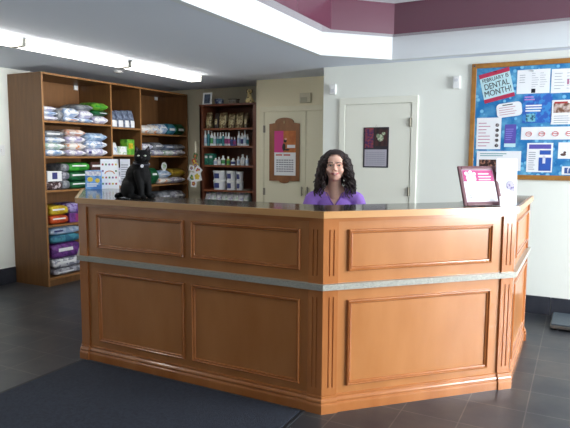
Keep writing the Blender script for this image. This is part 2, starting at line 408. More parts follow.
# ------------------------------------------------------------------ tall brown bookshelf along the left wall
SX, SY0, SY1, SD, SH = -5.221, 4.293, 6.86, .549, 2.372
T = .022
bs = thing('bookshelf', 'tall brown laminate bookshelf full of pet food along left wall', 'bookshelf', (SX, SY0, 0))
def bobj(n, g, m, p=None): return obj(n, g, m, p or bs, off=(SX, SY0, 0))
DV = [SY0, 5.318, 5.850, SY1]
bobj('side_panel', G().box((SX-SD, SY0, 0), (SX-.003, SY0+T, SH)), SHELFW)
bobj('side_panel', G().box((SX-SD, SY1-T, 0), (SX-.003, SY1, SH)), SHELFW)
for y in DV[1:3]: bobj('divider', G().box((SX-SD+.01, y-T/2, .09), (SX-.003, y+T/2, SH-T)), SHELFW)
bobj('back_panel', G().box((SX-SD, SY0+T, .0), (SX-SD+.01, SY1-T, SH)), SHELFB)
bobj('top_panel', G().box((SX-SD, SY0+T, SH-T), (SX-.003, SY1-T, SH)), SHELFW)
bobj('kick_panel', G().box((SX-.02, SY0+T, 0), (SX-.002, SY1-T, .07)), SHELFW)
g = G()
for y in (SY0+T/2, DV[1], DV[2], SY1-T/2): g.box((SX-.003, y-T/2, 0), (SX, y+T/2, SH))
g.box((SX-.003, SY0+T, SH-T), (SX, DV[1]-T/2, SH)).box((SX-.003, DV[1]+T/2, SH-T), (SX, DV[2]-T/2, SH)).box((SX-.003, DV[2]+T/2, SH-T), (SX, SY1-T, SH))
bobj('edge_banding', g, SHELFE)
BZ = [[.095, .690, 1.082, 1.461, 1.853], [.095, .690, 1.082, 1.482, 1.828], [.095, .69, .80, 1.073, 1.471, 1.770]]
for i, zs in enumerate(BZ):
    for z in zs:
        if i == 2 and z == .69: continue
        a, b = DV[i]+(T if i == 0 else T/2), DV[i+1]-(T if i == 2 else T/2)
        s_ = bobj('shelf', G().box((SX-SD+.01, a, z-T), (SX-.003, b, z)), SHELFW)
        bobj('shelf_edge', G().box((SX-.003, a, z-T), (SX, b, z)), SHELFE, s_)
for y, z in [(onx(px_, py_, SX-SD+.02).y, onx(px_, py_, SX-SD+.02).z) for px_, py_ in ((75.6, 87), (156, 97.5))]:
    bobj('bracket', G().box((SX-SD+.01, y-.03, z-.04), (SX-SD+.03, y+.03, z+.04), .004), WHITE)['label'] = 'small white wall bracket inside the shelf'

# ------------------------------------------------------------------ bag builders (front is local -Y, z = 0 at the base)
def bag_shape(w, d, h, seed, style='pillow'):
    def f(x, y, z):
        n = noise.noise(Vector((x*2.1+seed, y*2.1, z*1.7)))*.5 + noise.noise(Vector((x*5+seed*2, y*5, z*5)))*.22
        if style == 'brick':
            r = (1-.22*abs(x)**10)*(1-.2*abs(y)**8)
            return Vector((x*w/2*(1-.05*abs(z)**3+.02*n), y*d/2*(1-.06*abs(z)**3+.04*n), (max(-1, min(1, z*r*(1+.10*n*(1-abs(x)**4))))+1)/2*h))
        if style == 'pillow':
            k = ((1-abs(x)**8)**.5 if abs(x) < 1 else 0)*.38+.62
            k2 = ((1-abs(y)**6)**.5 if abs(y) < 1 else 0)*.4+.6
            X = x*(1-.05*abs(z)); Y = y*(1-.10*z*z) * (1+.05*n)
            Z = z*k*k2*(1+.10*n*(1-abs(x)))
            Z = max(-1, min(1, Z))
            return Vector((X*w/2*(1+.03*n), Y*d/2, (Z+1)/2*h))
        t = (z+1)/2    # standing pouch
        thick = max(.10, (1-t**3.0)) * (1-.25*abs(x)**3)
        X = x*(1-.05*sin(pi*t))*(1+.02*n)
        return Vector((X*w/2, y*d/2*thick*(1+.12*n), t*h))
    return f
def cube_grid(n=8):
    b = bmesh.new(); bmesh.ops.create_cube(b, size=2); bmesh.ops.subdivide_edges(b, edges=b.edges, cuts=n-1, use_grid_fill=True); return b
def patch(f, x0, x1, z0, z1, push=.003, n=8, face='front'):
    g = G(); V = []
    for j in range(n+1):
        row = []
        for i in range(n+1):
            x = x0+(x1-x0)*i/n; z = z0+(z1-z0)*j/n
            if face == 'front': p = f(x, -1, z); p.y -= push
            elif face == 'left': p = f(-1, x, z); p.x -= push
            else: p = f(x, z, 1); p.z += push
            row.append(g.b.verts.new(p))
        V.append(row)
    for j in range(n):
        for i in range(n): g.b.faces.new((V[j][i], V[j][i+1], V[j+1][i+1], V[j+1][i]))
    return g
def bag(name, w, d, h, m, label, cat, loc, rz, group, bands=(), style='pillow', seed=None):
    seed = random.uniform(0, 90) if seed is None else seed
    f = bag_shape(w, d, h, seed, style); b = cube_grid()
    for v in b.verts: v.co = f(*v.co)
    o = obj(name, b, m, smooth=True); o.location = loc; o.rotation_euler = (0, 0, rz); tag(o, label, cat, group)
    for (pn, pm, x0, x1, z0, z1, *fc) in bands:
        obj(pn, patch(f, x0, x1, z0, z1, face=fc[0] if fc else 'front'), pm, o, smooth=True)
    return o
def boxy(name, w, d, h, m, label, cat, loc, rz, group, bands=()):
    o = obj(name, G().box((-w/2, -d/2, 0), (w/2, d/2, h), .003), m); o.location = loc; o.rotation_euler = (0, 0, rz); tag(o, label, cat, group)
    for (pn, pm, x0, x1, z0, z1, *_) in bands:
        obj(pn, G().box((x0*w/2, -d/2-.0012, (z0+1)/2*h), (x1*w/2, -d/2+.001, (z1+1)/2*h)), pm, o)
    return o
XF = SX-.035
def on_shelf(kind, x0, x1, z0, ytop, m, name, label, cat, group, bands=(), d=.30, style='pillow', back=0, rz=0):
    """goods on the left bookshelf: x0..x1 photo columns on the shelf's front plane, standing on z0; returns its top"""
    X = XF-back
    yy = (x0+x1)/2
    z1 = onx(yy, ytop, X).z if isinstance(ytop, (int, float)) else z0+ytop[0]
    ya, yb = onx(x0, 150, X).y, onx(x1, 150, X).y
    loc = (X-d/2, (ya+yb)/2, z0); h = max(.02, z1-z0)
    if kind == 'bag': bag(name, yb-ya, d, h, m, label, cat, loc, pi/2+rz, group, bands, style)
    else: boxy(name, yb-ya, d, h, m, label, cat, loc, pi/2+rz, group, bands)
    return z1
wb = pr('white_blue_print', (240, 243, 248), (160, 184, 220), 26)
wl = pr('white_lilac_print', (240, 240, 246), (190, 184, 216), 26)
wg = pr('white_green_print', (240, 243, 240), (184, 208, 190), 24)
wp = pr('white_peach_print', (232, 214, 204), (214, 160, 138), 22)
wo_ = pr('white_orange_print', (232, 226, 220), (226, 150, 96), 24, (.58, .62))
bl = pr('light_blue_print', (186, 208, 230), (130, 160, 200), 20)
sl = pr('slate_blue_print', (128, 140, 162), (90, 100, 126), 20)
gy = pr('grey_film', (150, 154, 160), (112, 116, 124), 18)
grn = pr('bright_green_print', (62, 160, 52), (34, 120, 40), 16); lime = pr('lime_green_print', (124, 186, 60), (80, 150, 50), 16)
dgr = pr('dark_green_print', (24, 96, 56), (14, 66, 40), 18)
navy = mat('navy_print', (52, 56, 120), .5); PURP = pr('purple_print', (116, 62, 140), (76, 34, 106), 18)
MAG = mat('magenta_print', (150, 50, 110), .5); yel = pr('yellow_print', (214, 188, 50), (190, 150, 30), 18)
org = pr('orange_print', (212, 88, 36), (170, 60, 30), 18); teal = pr('teal_print', (70, 140, 160), (40, 100, 130), 16)
silv = pr('silver_film', (178, 178, 188), (110, 110, 124), 20, rough=.3); gold = mat('gold_film', (190, 158, 60), .3, .3)
WF = mat('white_film', (236, 237, 240), .4)
grp = {k: 'pet food bags on the %s shelf of left bay' % k for k in ('top', 'second', 'third', 'fourth', 'bottom')}
def L_(m, *r): return ('printed_label', m) + r
# left bay, top shelf
z = 1.853
z = on_shelf('bag', 45, 59, z, 115.5, wl, 'food_bag', 'white and lilac bag at the bottom of the leftmost pile, top shelf', 'bag', grp['top'], [L_(WF, -.7, .6, -.4, .3)])
z = on_shelf('bag', 45, 59, z, 111, wb, 'food_bag', 'white and blue bag in the middle of the leftmost pile, top shelf', 'bag', grp['top'], [L_(bl, -.6, .7, -.5, .1)])
on_shelf('bag', 44.5, 57.5, z, 106, wl, 'food_bag', 'white bag topmost in the leftmost pile on the top shelf', 'bag', grp['top'], [L_(WF, -.7, .7, -.3, .4)])
z = on_shelf('bag', 59.5, 65, 1.853, 109.5, gy, 'food_bag', 'narrow dark grey bag between the left and middle piles, top shelf', 'bag', grp['top'])
z = on_shelf('bag', 65.5, 80.5, 1.853, 117, wb, 'food_bag', 'white and blue bag at the bottom of the middle pile, top shelf', 'bag', grp['top'], [L_(wp, -.6, .7, -.5, .3)])
z = on_shelf('bag', 65.5, 80.5, z, 108, wb, 'food_bag', 'puffy white and blue bag on top of the middle pile, top shelf', 'bag', grp['top'], [L_(WF, -.3, .8, -.5, .4)])
z = on_shelf('bag', 81.5, 94, 1.853, 118.5, wb, 'food_bag', 'white bag at the bottom of the pile left of the green bags, top shelf', 'bag', grp['top'], [L_(bl, .1, .8, -.5, .3)])
z = on_shelf('bag', 81.5, 94, z, 110.5, wl, 'food_bag', 'white and lilac bag under the grey bag, top shelf', 'bag', grp['top'], [L_(WF, -.6, .6, -.5, .3)])
on_shelf('bag', 79, 94.3, z, 104.5, gy, 'food_bag', 'grey bag on top of the pile beside the bright green bag, top shelf', 'bag', grp['top'])
z = on_shelf('bag', 95, 109, 1.853, 116, wl, 'food_bag', 'pale lilac bag under the dark green bag, top shelf', 'bag', grp['top'], [L_(WF, -.5, .6, -.4, .3)])
z = on_shelf('bag', 95, 109, z, 110.5, dgr, 'food_bag', 'dark green bag with white label below the bright green bag, top shelf', 'bag', grp['top'], [L_(WF, -.2, .8, -.2, .3)])
on_shelf('bag', 94.8, 109.3, z, 102.8, lime, 'food_bag', 'bright lime green bag topmost at the right end of the top shelf', 'bag', grp['top'], [L_(grn, -.9, .0, -.5, .3)])
# second shelf
z = 1.461
for y, m, n, b in ((149.5, wb, 'white and blue bag lowest of the left pile', [L_(bl, -.2, .5, -.4, .4)]), (143, wg, 'white and pale green bag second from bottom of the left pile', [L_(WF, -.8, .2, -.3, .4)]),
                (137, wb, 'white bag second from top of the left pile', [L_(WF, -.5, .6, -.3, .4)]), (130.5, gy, 'greyish crumpled bag topmost of the left pile', [L_(WF, -.8, .5, -.5, .3)])):
    z = on_shelf('bag', 45.5, 65.5, z, y, m, 'food_bag', n+', second shelf', 'bag', grp['second'], b)
z = 1.461
for y, m, n, b in ((150, wl, 'white and lilac bag lowest of the middle pile', []), (143, wo_, 'white bag with orange print second from bottom of the middle pile', [L_(wo_, -.7, .4, -.5, .4)]),
                (136, wl, 'white bag under the peach coloured bag in the middle pile', [L_(navy, -.1, .5, .1, .35)]), (129.5, wp, 'peach coloured bag topmost of the middle pile', [L_(WF, -.8, .7, -.5, .1)])):
    z = on_shelf('bag', 68, 86, z, y, m, 'food_bag', n+', second shelf', 'bag', grp['second'], b)
z = 1.461
for y, m, n, b in ((148.5, wl, 'white bag with violet print lowest of the right pile', [L_(navy, -.9, -.6, -.5, .5)]), (141, wb, 'white bag with violet stripe in the middle of the right pile', [L_(navy, -.2, .7, .1, .35)]),
                (133, bl, 'light blue bag topmost of the right pile', [L_(WF, -.3, .3, -.3, .3)])):
    z = on_shelf('bag', 87.5, 107.5, z, y, m, 'food_bag', n+', second shelf', 'bag', grp['second'], b)
# third shelf
z = on_shelf('bag', 46, 61, 1.082, 181.5, pr('dark_brown_print', (66, 44, 46), (200, 190, 195), 26, (.52, .56)), 'food_bag', 'dark brown and white bag under the white carton, third shelf', 'bag', grp['third'], style='brick')
z = on_shelf('box', 46.5, 61, z, 171.3, WF, 'carton', 'white carton with violet square at the left end of the third shelf', 'box', grp['third'], [L_(navy, -.35, .35, -.55, .75)])
z = 1.082
for y, n, mm in ((181, 'dark green bag with white band, lowest of the green pile', dgr), (171.5, 'deep green bag with white band, middle of the green pile', dgr), (162.5, 'bright green bag with white band, top of the green pile', grn)):
    z = on_shelf('bag', 69, 89, z, y, mm, 'food_bag', n+' on the third shelf', 'bag', grp['third'], [L_(WF, -.75, .7, .15, .55)], style='brick')
z = on_shelf('bag', 62, 68.5, 1.082, 180, gy, 'food_bag', 'grey bag end lowest beside the green pile, third shelf', 'bag', grp['third'], style='brick')
z = on_shelf('bag', 61.5, 68.5, z, 172, silv, 'food_bag', 'silver grey bag end in the middle beside the green pile, third shelf', 'bag', grp['third'], style='brick')
on_shelf('bag', 62.5, 68.5, z, 163.5, gy, 'food_bag', 'grey bag end topmost beside the green pile, third shelf', 'bag', grp['third'], style='brick')
z = on_shelf('box', 91, 104, 1.082, 170, pr('pale_blue_card', (190, 200, 220), (120, 150, 200), 24), 'carton', 'pale blue carton behind the blue packet, third shelf', 'box', grp['third'])
on_shelf('box', 90.5, 104, z, 162, pr('brown_card', (84, 44, 34), (60, 30, 24), 20), 'carton', 'brown carton with white lettering band above the pale blue carton', 'box', grp['third'], [L_(WF, -.8, .8, -.2, .3)])
# fourth shelf
z = on_shelf('bag', 48.5, 66, .690, 215.5, org, 'food_bag', 'orange bag with white label under the yellow bag, fourth shelf', 'bag', grp['fourth'], [L_(WF, -.8, .7, .1, .5)], style='brick')
on_shelf('bag', 48.5, 66, z, 206, yel, 'food_bag', 'yellow bag with white label on the orange bag, fourth shelf', 'bag', grp['fourth'], [L_(WF, -.8, .6, .05, .5)], style='brick')
z = on_shelf('box', 67.5, 82, .690, 213, PURP, 'carton', 'purple and magenta carton lower of two right of the orange bag', 'box', grp['fourth'], [L_(MAG, -.2, .4, -.8, .8), L_(WF, .5, .9, -.6, .3)])
on_shelf('bag', 67, 82, z, 203, pr('violet_white_print', (160, 150, 200), (110, 70, 150), 20), 'food_bag', 'violet and white bag on the purple carton, fourth shelf', 'bag', grp['fourth'], style='brick')
# bottom shelf
z = on_shelf('bag', 50.5, 80, .095, 267.5, silv, 'food_bag', 'silver bag with white band lowest in the pile on the bottom shelf', 'bag', grp['bottom'], [L_(WF, -.8, .3, -.5, .1)], style='brick')
z = on_shelf('bag', 50, 80, z, 258, pr('white_silver_print', (222, 222, 228), (140, 142, 160), 18), 'food_bag', 'white and silver bag second from bottom on the bottom shelf', 'bag', grp['bottom'], [L_(WF, -.8, .5, -.1, .5)], style='brick')
z = on_shelf('bag', 49, 78, z, 243, PURP, 'food_bag', 'purple bag with white label on the bottom shelf', 'bag', grp['bottom'], [L_(WF, -.6, .4, -.1, .45)], style='brick')
z = on_shelf('bag', 48.5, 77, z, 234.5, teal, 'food_bag', 'teal bag under the pale blue bag on the bottom shelf', 'bag', grp['bottom'], style='brick')
on_shelf('bag', 48, 77, z, 227, pr('pale_blue_film', (196, 210, 228), (150, 176, 210), 18), 'food_bag', 'pale blue bag topmost in the pile on the bottom shelf', 'bag', grp['bottom'], [L_(navy, -.8, -.2, -.2, .35)], style='brick')
# middle bay
for i, (a, b) in enumerate(((112.6, 118.6), (119, 125), (125.4, 131), (131.2, 136))):
    n = ('leftmost', 'second from left', 'third from left', 'rightmost')[i]
    on_shelf('bag', a, b, 1.828, 110.5, sl, 'food_pouch', 'slate blue pouch with round white label, %s in the middle bay' % n, 'pouch', 'slate blue pouches in middle bay', [('round_label', WF, -.75, .75, -.92, -.15)], d=.14, style='stand')
on_shelf('bag', 113.3, 118.3, 1.482, 142.5, WF, 'food_pouch', 'tall thin white pouch at the left of the middle bay, second shelf', 'pouch', None, [L_(wb, -.5, .5, -.6, .2)], d=.1, style='stand')
on_shelf('box', 118.5, 127, 1.482, 146.5, wg, 'carton', 'low white carton with green print beside the lime green carton', 'box', None, [L_(WF, -.7, .7, -.3, .5)], d=.14)
on_shelf('box', 127.3, 134.5, 1.482, 139.5, lime, 'carton', 'lime green carton standing in the middle bay, second shelf', 'box', None, [L_(yel, -.6, .6, -.2, .5)], d=.12)
on_shelf('box', 114, 132, 1.082, 168, wl, 'carton', 'white carton behind the white cards, middle bay third shelf', 'box', None, [L_(GREYP, -.7, .7, .2, .6)], d=.16, back=.1)
# right bay
for i, (a, b, y, m, bm, n) in enumerate(((142.5, 151, 125, wo_, WF, 'white bag with orange print, leftmost in the row on right bay top shelf'), (151.5, 160, 125, wo_, wb, 'white and orange bag second from left on right bay top shelf'),
        (160.3, 168, 124, wb, bl, 'white and blue bag third from left on right bay top shelf'), (168.3, 176.5, 123.8, teal, WF, 'teal bag with white label fourth from left on right bay top shelf'), (177, 185.5, 124, dgr, WF, 'dark green bag with white label, rightmost on right bay top shelf'))):
    on_shelf('bag', a, b, 1.770, y, m, 'food_bag', n, 'bag', 'bags on the right bay top shelf', [L_(bm, -.6, .6, -.4, .3)], d=.3)
for i, (a, b) in enumerate(((143, 153), (154, 164), (164.5, 175), (175.5, 185.5))):
    n = ('leftmost', 'second', 'third', 'rightmost')[i]
    z = on_shelf('bag', a, b, 1.471, 150, (gy, wl, wg, wl)[i], 'food_bag', '%s pile in right bay second shelf, lower white and grey bag' % n, 'bag', 'paired bags on the right bay second shelf', [L_(WF, -.7, .6, -.4, .3)])
    on_shelf('bag', a, b, z, (143.5, 142.5, 144.5, 144.5)[i], (wl, gy, sl, gy)[i], 'food_bag', '%s pile in right bay second shelf, upper grey bag' % n, 'bag', 'paired bags on the right bay second shelf', [L_(WF, -.6, .5, -.2, .4)])
on_shelf('bag', 150, 158.5, 1.073, 168, dgr, 'food_bag', 'dark green rounded bag behind the cat, right bay third shelf', 'bag', None, [L_(WF, -.5, .6, .2, .6)])
z = on_shelf('bag', 159, 171, 1.073, 178, wo_, 'food_bag', 'white and orange flat bag under the pale blue bag, right bay', 'bag', None)
z2 = on_shelf('bag', 159, 171, z, 170.5, pr('pale_blue_film', (196, 210, 228), (150, 176, 210), 18), 'food_bag', 'pale blue bag under the round white sign, right bay', 'bag', None, [L_(WF, -.7, .5, -.3, .3)])
z = on_shelf('bag', 172, 185, 1.073, 177, wl, 'food_bag', 'white flat bag under the gold bag, right bay', 'bag', None)
on_shelf('bag', 172, 185, z, 168.5, gold, 'food_bag', 'gold bag on the right of the right bay third shelf', 'bag', None, [L_(yel, -.6, .6, -.3, .3)])
p = onx(164, 164, XF-.05); rs = thing('round_sign', 'round white sign with green centre standing on the pale blue bag', 'sign', (p.x, p.y, z2-.004), pi/2)
obj('disc', G().cyl((0, -.003, .062), (0, .003, .062), .058, n=28), WHITE, rs)
obj('printed_centre', G().cyl((0, -.0045, .066), (0, -.003, .066), .034, n=24), pr('green_flower_print', (120, 170, 110), (220, 230, 210), 60), rs)
obj('stand', G().box((-.03, -.01, 0), (.03, .03, .008)), WHITE, rs)
on_shelf('bag', 160, 171.5, .80, 191.5, gy, 'food_bag', 'grey bag left of two low in the right bay behind the counter', 'bag', None, [L_(wl, -.6, .6, 0, .5)])
on_shelf('bag', 172, 185, .80, 190.5, silv, 'food_bag', 'silver grey bag right of two low in the right bay behind the counter', 'bag', None, [L_(WF, -.6, .6, 0, .5)])

# ------------------------------------------------------------------ dark bookcase in the niche
YD = 6.45; BX0 = ony(199.8, 150, YD).x; BX1 = XN-.004; BTOP = ony(228, 105.5, YD).z
dk = thing('dark_bookcase', 'narrow dark mahogany bookcase with bottles and tubs in the corner', 'bookcase', (BX0, YD, 0))
def kobj(n, g, m, p=None): return obj(n, g, m, p or dk, off=(BX0, YD, 0))
PW = .055
kobj('side_panel', G().box((BX0, YD, 0), (BX0+.03, YB-.01, BTOP)).box((BX0, YD, 0), (BX0+PW, YD+.022, BTOP)), DARKW)
kobj('side_panel', G().box((BX1-.03, YD, 0), (BX1, YB-.01, BTOP)).box((BX1-PW-.03, YD, 0), (BX1, YD+.022, BTOP)), DARKW)
kobj('back_panel', G().box((BX0+.03, YB-.022, 0), (BX1-.03, YB-.012, BTOP)), DARKW)
kobj('top_panel', G().box((BX0-.0, YD-.012, BTOP), (BX1, YB-.01, BTOP+.025), .003), DARKW)
kobj('kick_panel', G().box((BX0+PW, YD+.002, 0), (BX1-PW-.03, YD+.02, .1)), DARKW)
KZ = [ony(228, y, YD).z for y in (128, 145.8, 165.3, 190.3)]; KZ += [KZ[-1]-.24, .42, .11]
for z in KZ:
    s_ = kobj('shelf', G().box((BX0+.03, YD+.022, z-.02), (BX1-.03, YB-.022, z)), DARKW)
    kobj('shelf_edge', G().box((BX0+PW, YD+.003, z-.024), (BX1-PW-.03, YD+.022, z+.0)), wood('reddish_edge', (136, 80, 50), (112, 62, 38), .45, (3, 3, 3)), s_)
YI = YD+.06
def kx(px, Y=None): return ony(px, 150, Y or YI).x
# coffee-brown pouches
pouch = pr('cream_brown_print', (170, 156, 116), (92, 72, 44), 30, (.46, .56))
dpch = pr('brown_pouch_print', (112, 96, 66), (60, 46, 30), 30, (.46, .56))
for i, (a, b, m, n) in enumerate(((205.5, 210.3, pouch, 'pale treat pouch at the far left of the dark bookcase top row'), (214, 217.8, mat('dark_pouch', (52, 40, 36), .5), 'slim dark treat pouch second from left in the top row'), (218.5, 225.6, pouch, 'broad cream treat pouch third from left in the top row'),
        (227.6, 234.2, pouch, 'cream and brown treat pouch fourth from left in the top row'), (235, 242.2, pouch, 'broad cream treat pouch fifth from left in the top row'), (243.6, 247, dpch, 'narrow brown treat pouch at the right of the top row'))):
    xa, xb = kx(a), kx(b); z1 = ony((a+b)/2, 112.5 if i != 3 else 113.5, YI).z
    bag('treat_pouch', xb-xa, .10, z1-KZ[0], m, n+' of the dark bookcase' if 'bookcase' not in n else n, 'pouch', ((xa+xb)/2, YI+.05, KZ[0]), 0, 'treat pouches in the top row', [L_(pr('cream_label', (190, 180, 140), (130, 110, 70), 40), -.6, .6, -.5, .2)], style='stand')
# bottles
def bottle(px, pw, ytop, zb, mb, mc, lab, label, group, pump=False, Y=None):
    Y = Y or YI; x = kx(px, Y); r = max(.012, (kx(px+pw, Y)-kx(px, Y))/2); z1 = ony(px, ytop, Y).z; h = z1-zb
    t = thing('bottle', label, 'bottle', (x, Y+.02, zb), 0, group)
    hb = h*.74
    obj('body', G().lathe([(r*.9, 0), (r, .006), (r, hb*.86), (r*.8, hb*.96), (r*.38, hb)], n=18), mb, t, smooth=False)
    if pump: obj('cap', G().lathe([(r*.45, hb), (r*.45, hb+.02), (r*.14, hb+.022), (r*.14, h*.95), (r*.3, h*.95), (r*.3, h)], n=14).box((-.005, -r*.9, h*.95), (.005, 0, h*.99)), mc, t)
    else: obj('cap', G().lathe([(r*.48, hb), (r*.48, h*.97), (r*.36, h)], n=16), mc, t)
    g = G(); n = 12
    V = [[g.b.verts.new((r*1.03*cos(pi+pi*i/n), r*1.03*sin(pi+pi*i/n), z_)) for i in range(n+1)] for z_ in (hb*.22, hb*.72)]
    for i in range(n): g.b.faces.new((V[0][i], V[0][i+1], V[1][i+1], V[1][i]))
    obj('label', g, lab, t, smooth=True)
tl = mat('teal_label', (40, 120, 130), .5); ml = mat('magenta_label', (150, 60, 120), .5); nl = mat('navy_label', (60, 66, 120), .5); gl = mat('green_label', (70, 150, 90), .5); lb = mat('pale_blue_label', (170, 190, 215), .5)
WB = mat('white_bottle', (224, 228, 232), .35); TB = mat('teal_bottle', (70, 140, 146), .35); GB = mat('grey_bottle', (150, 156, 164), .35)
ords = ['leftmost', 'second from left', 'third from left', 'fourth from left', 'fifth from left', 'sixth from left', 'seventh from left', 'eighth from left', 'ninth from left', 'tenth from left', 'eleventh from left', 'twelfth from left', 'thirteenth from left', 'fourteenth from left', 'fifteenth from left']
row = [(204.6, 3, 130.5, WB, lb, 'white'), (207.8, 2.6, 129.5, TB, tl, 'teal'), (211, 2.8, 131, WB, gl, 'white'), (214, 2.6, 132.5, WB, lb, 'white'), (217, 2.6, 132.5, GB, tl, 'grey'), (219.8, 2.4, 132.3, WB, tl, 'white'), (222.5, 2.4, 132.3, TB, tl, 'teal'),
       (225.2, 2.4, 132.3, WB, ml, 'white'), (228, 2.5, 132.5, WB, ml, 'white'), (231, 2.6, 137, mat('blue_bottle', (70, 90, 160), .35), nl, 'short blue'), (234, 2.6, 137, mat('violet_bottle', (120, 90, 150), .35), ml, 'short violet'), (238.2, 3, 131, WB, lb, 'white'), (241.4, 2.6, 133, WB, nl, 'white'), (244.2, 2.8, 130, WB, lb, 'tall white'), (247.0, 2.2, 134, WB, tl, 'narrow white')]
for i, (px, pw, yt, mb, lab, cn) in enumerate(row):
    bottle(px, pw, yt, KZ[1], mb, WHITE, lab, '%s shampoo bottle, %s in the tall bottle row of the dark bookcase' % (cn, ords[i]), 'tall bottles on the dark bookcase', pump=i % 4 == 2)
for i, (a, b) in enumerate(((202.5, 206.8), (207.2, 211.6))):
    xa, xb = kx(a), kx(b); boxy('medicine_box', xb-xa, .09, ony(a, 153.5, YI).z-KZ[2], pr('green_teal_card', (50, 130, 104), (28, 92, 84), 40), 'green box, %s of two at the left of the jar row' % ('left' if i == 0 else 'right'), 'box', ((xa+xb)/2+.02, YI+.05, KZ[2]), 0, 'green boxes beside the jars', [L_(WF, -.6, .6, .2, .6)])
row = [(214.8, 3.4, 158, WB, lb, 'short white'), (218.2, 3.2, 157, WB, WHITE, 'short white'), (222.3, 3.6, 155.5, WB, gl, 'white'), (227.4, 3, 156.5, mat('yellow_green_bottle', (170, 180, 80), .4), gl, 'yellow-green'), (232.4, 4, 158.3, WB, nl, 'squat white'), (237.6, 3, 156.5, WB, lb, 'white'), (242, 3.8, 154.3, WB, WHITE, 'tall white'), (246.3, 3, 155.5, WB, lb, 'narrow white')]
for i, (px, pw, yt, mb, lab, cn) in enumerate(row):
    bottle(px, pw, yt, KZ[2], mb, WHITE, lab, '%s medicine bottle, %s in the lower bottle row of the dark bookcase' % (cn, ords[i]), 'short bottles on the dark bookcase')
# tubs
def tub(a, b, z0, h, label, Y):
    xa, xb = kx(a, Y), kx(b, Y); r = (xb-xa)/2
    t = thing('tub', label, 'tub', ((xa+xb)/2, Y+.05, z0), 0, 'white tubs with blue labels')
    obj('body', G().lathe([(r*.86, 0), (r*.94, h*.86)], n=28), WB, t, smooth=False)
    obj('lid', G().lathe([(r*.99, h*.84), (r, h*.97), (r*.93, h)], n=28), WHITE, t)
    obj('printed_label', G().box((-r*.36, -r*.97, h*.2), (r*.36, -r*.80, h*.72)), mat('tub_blue_label', (60, 70, 130), .5), t)
hz = ony(218, 170.6, YI).z-KZ[3]
for a, b, n, hh in ((212, 224.2, 'large', 1), (225, 234, 'medium', 1), (234.6, 241, 'narrow', .97)):
    tub(a, b, KZ[3]+.0, hz/2*hh, '%s white tub with blue label, lower of its pair' % n, YI); tub(a, b, KZ[3]+hz/2*hh, hz/2*hh, '%s white tub with blue label, upper of its pair' % n, YI)
g = G().lathe([(.0, 0), (.05, 0), (.065, .014), (.062, .014), (.048, .004), (0, .004)], n=24); tr = obj('dish', g, BRASS, loc=(kx(244.6), YI+.05, KZ[3]), smooth=True); tag(tr, 'small tan dish beside the stacked white tubs', 'dish')
# wrapped rolls on the lowest visible shelf
for i in range(8):
    px = 206 + i*5.6; x = kx(px); r = (kx(px+5.3)-kx(px))/2; zb = KZ[4]; hh = ony(px, 192.3, YI).z-zb
    bag('treat_bag', 2*r, .12, hh, wg if i % 2 else wl, 'plump white treat bag, %s in the lowest row of the dark bookcase' % ords[i], 'bag', (x+.0, YI+.06, zb), 0, 'plump white bags in the lowest row', [L_(WF, -.6, .6, .2, .7)], style='stand')
# things on top of the bookcase
ZB = BTOP+.025
fr = thing('photo_frame', 'white photo frame standing on top of the dark bookcase', 'picture frame', (kx(205.6), YI+.03, ZB+.0022), radians(-4), rx=radians(-7))
w, h = kx(210.2)-kx(201.2), ony(205, 92.4, YI).z-ZB
g = G()
for a, b in (((-w/2, 0), (-w/2+.022, h)), ((w/2-.022, 0), (w/2, h)), ((-w/2+.022, 0), (w/2-.022, .022)), ((-w/2+.022, h-.022), (w/2-.022, h))): g.box((a[0], 0, a[1]), (b[0], .015, b[1]), .002)
obj('frame', g, WHITE, fr); obj('picture', G().box((-w/2+.022, .006, .022), (w/2-.022, .014, h-.022)), pr('blue_grey_photo', (92, 106, 126), (60, 70, 88), 14), fr)
g = G().lathe([(.045, 0), (.06, .03), (.064, .075), (.058, .075), (.052, .03), (0, .01)], n=24); bk = obj('round_tin', g, mat('dark_blue_tin', (50, 66, 104), .4, c2=(170, 180, 190), nscale=30, th=(.55, .6)), loc=(kx(217), YI+.06, ZB)); tag(bk, 'small dark blue patterned tin on top of the dark bookcase', 'tin')
obj('lid_ball', G().ball((0, 0, .078), .045, (1, 1, .4)), mat('pale_tin_lid', (140, 146, 140), .4), bk, smooth=True)
jr = thing('trinket_box', 'low grey and brown trinket box beside the dog figurine', 'box', (kx(232), YI+.06, ZB))
obj('body', G().box((-.07, -.04, 0), (.06, .04, .055), .008), mat('greybrown_box', (160, 156, 148), .4, c2=(110, 100, 84), nscale=30), jr); obj('lid', G().box((-.075, -.045, .055), (.065, .045, .072), .006), mat('box_lid', (100, 88, 68), .5), jr)
obj('clasp', G().box((-.012, -.05, .035), (.012, -.04, .06), .003), CHROME, jr)
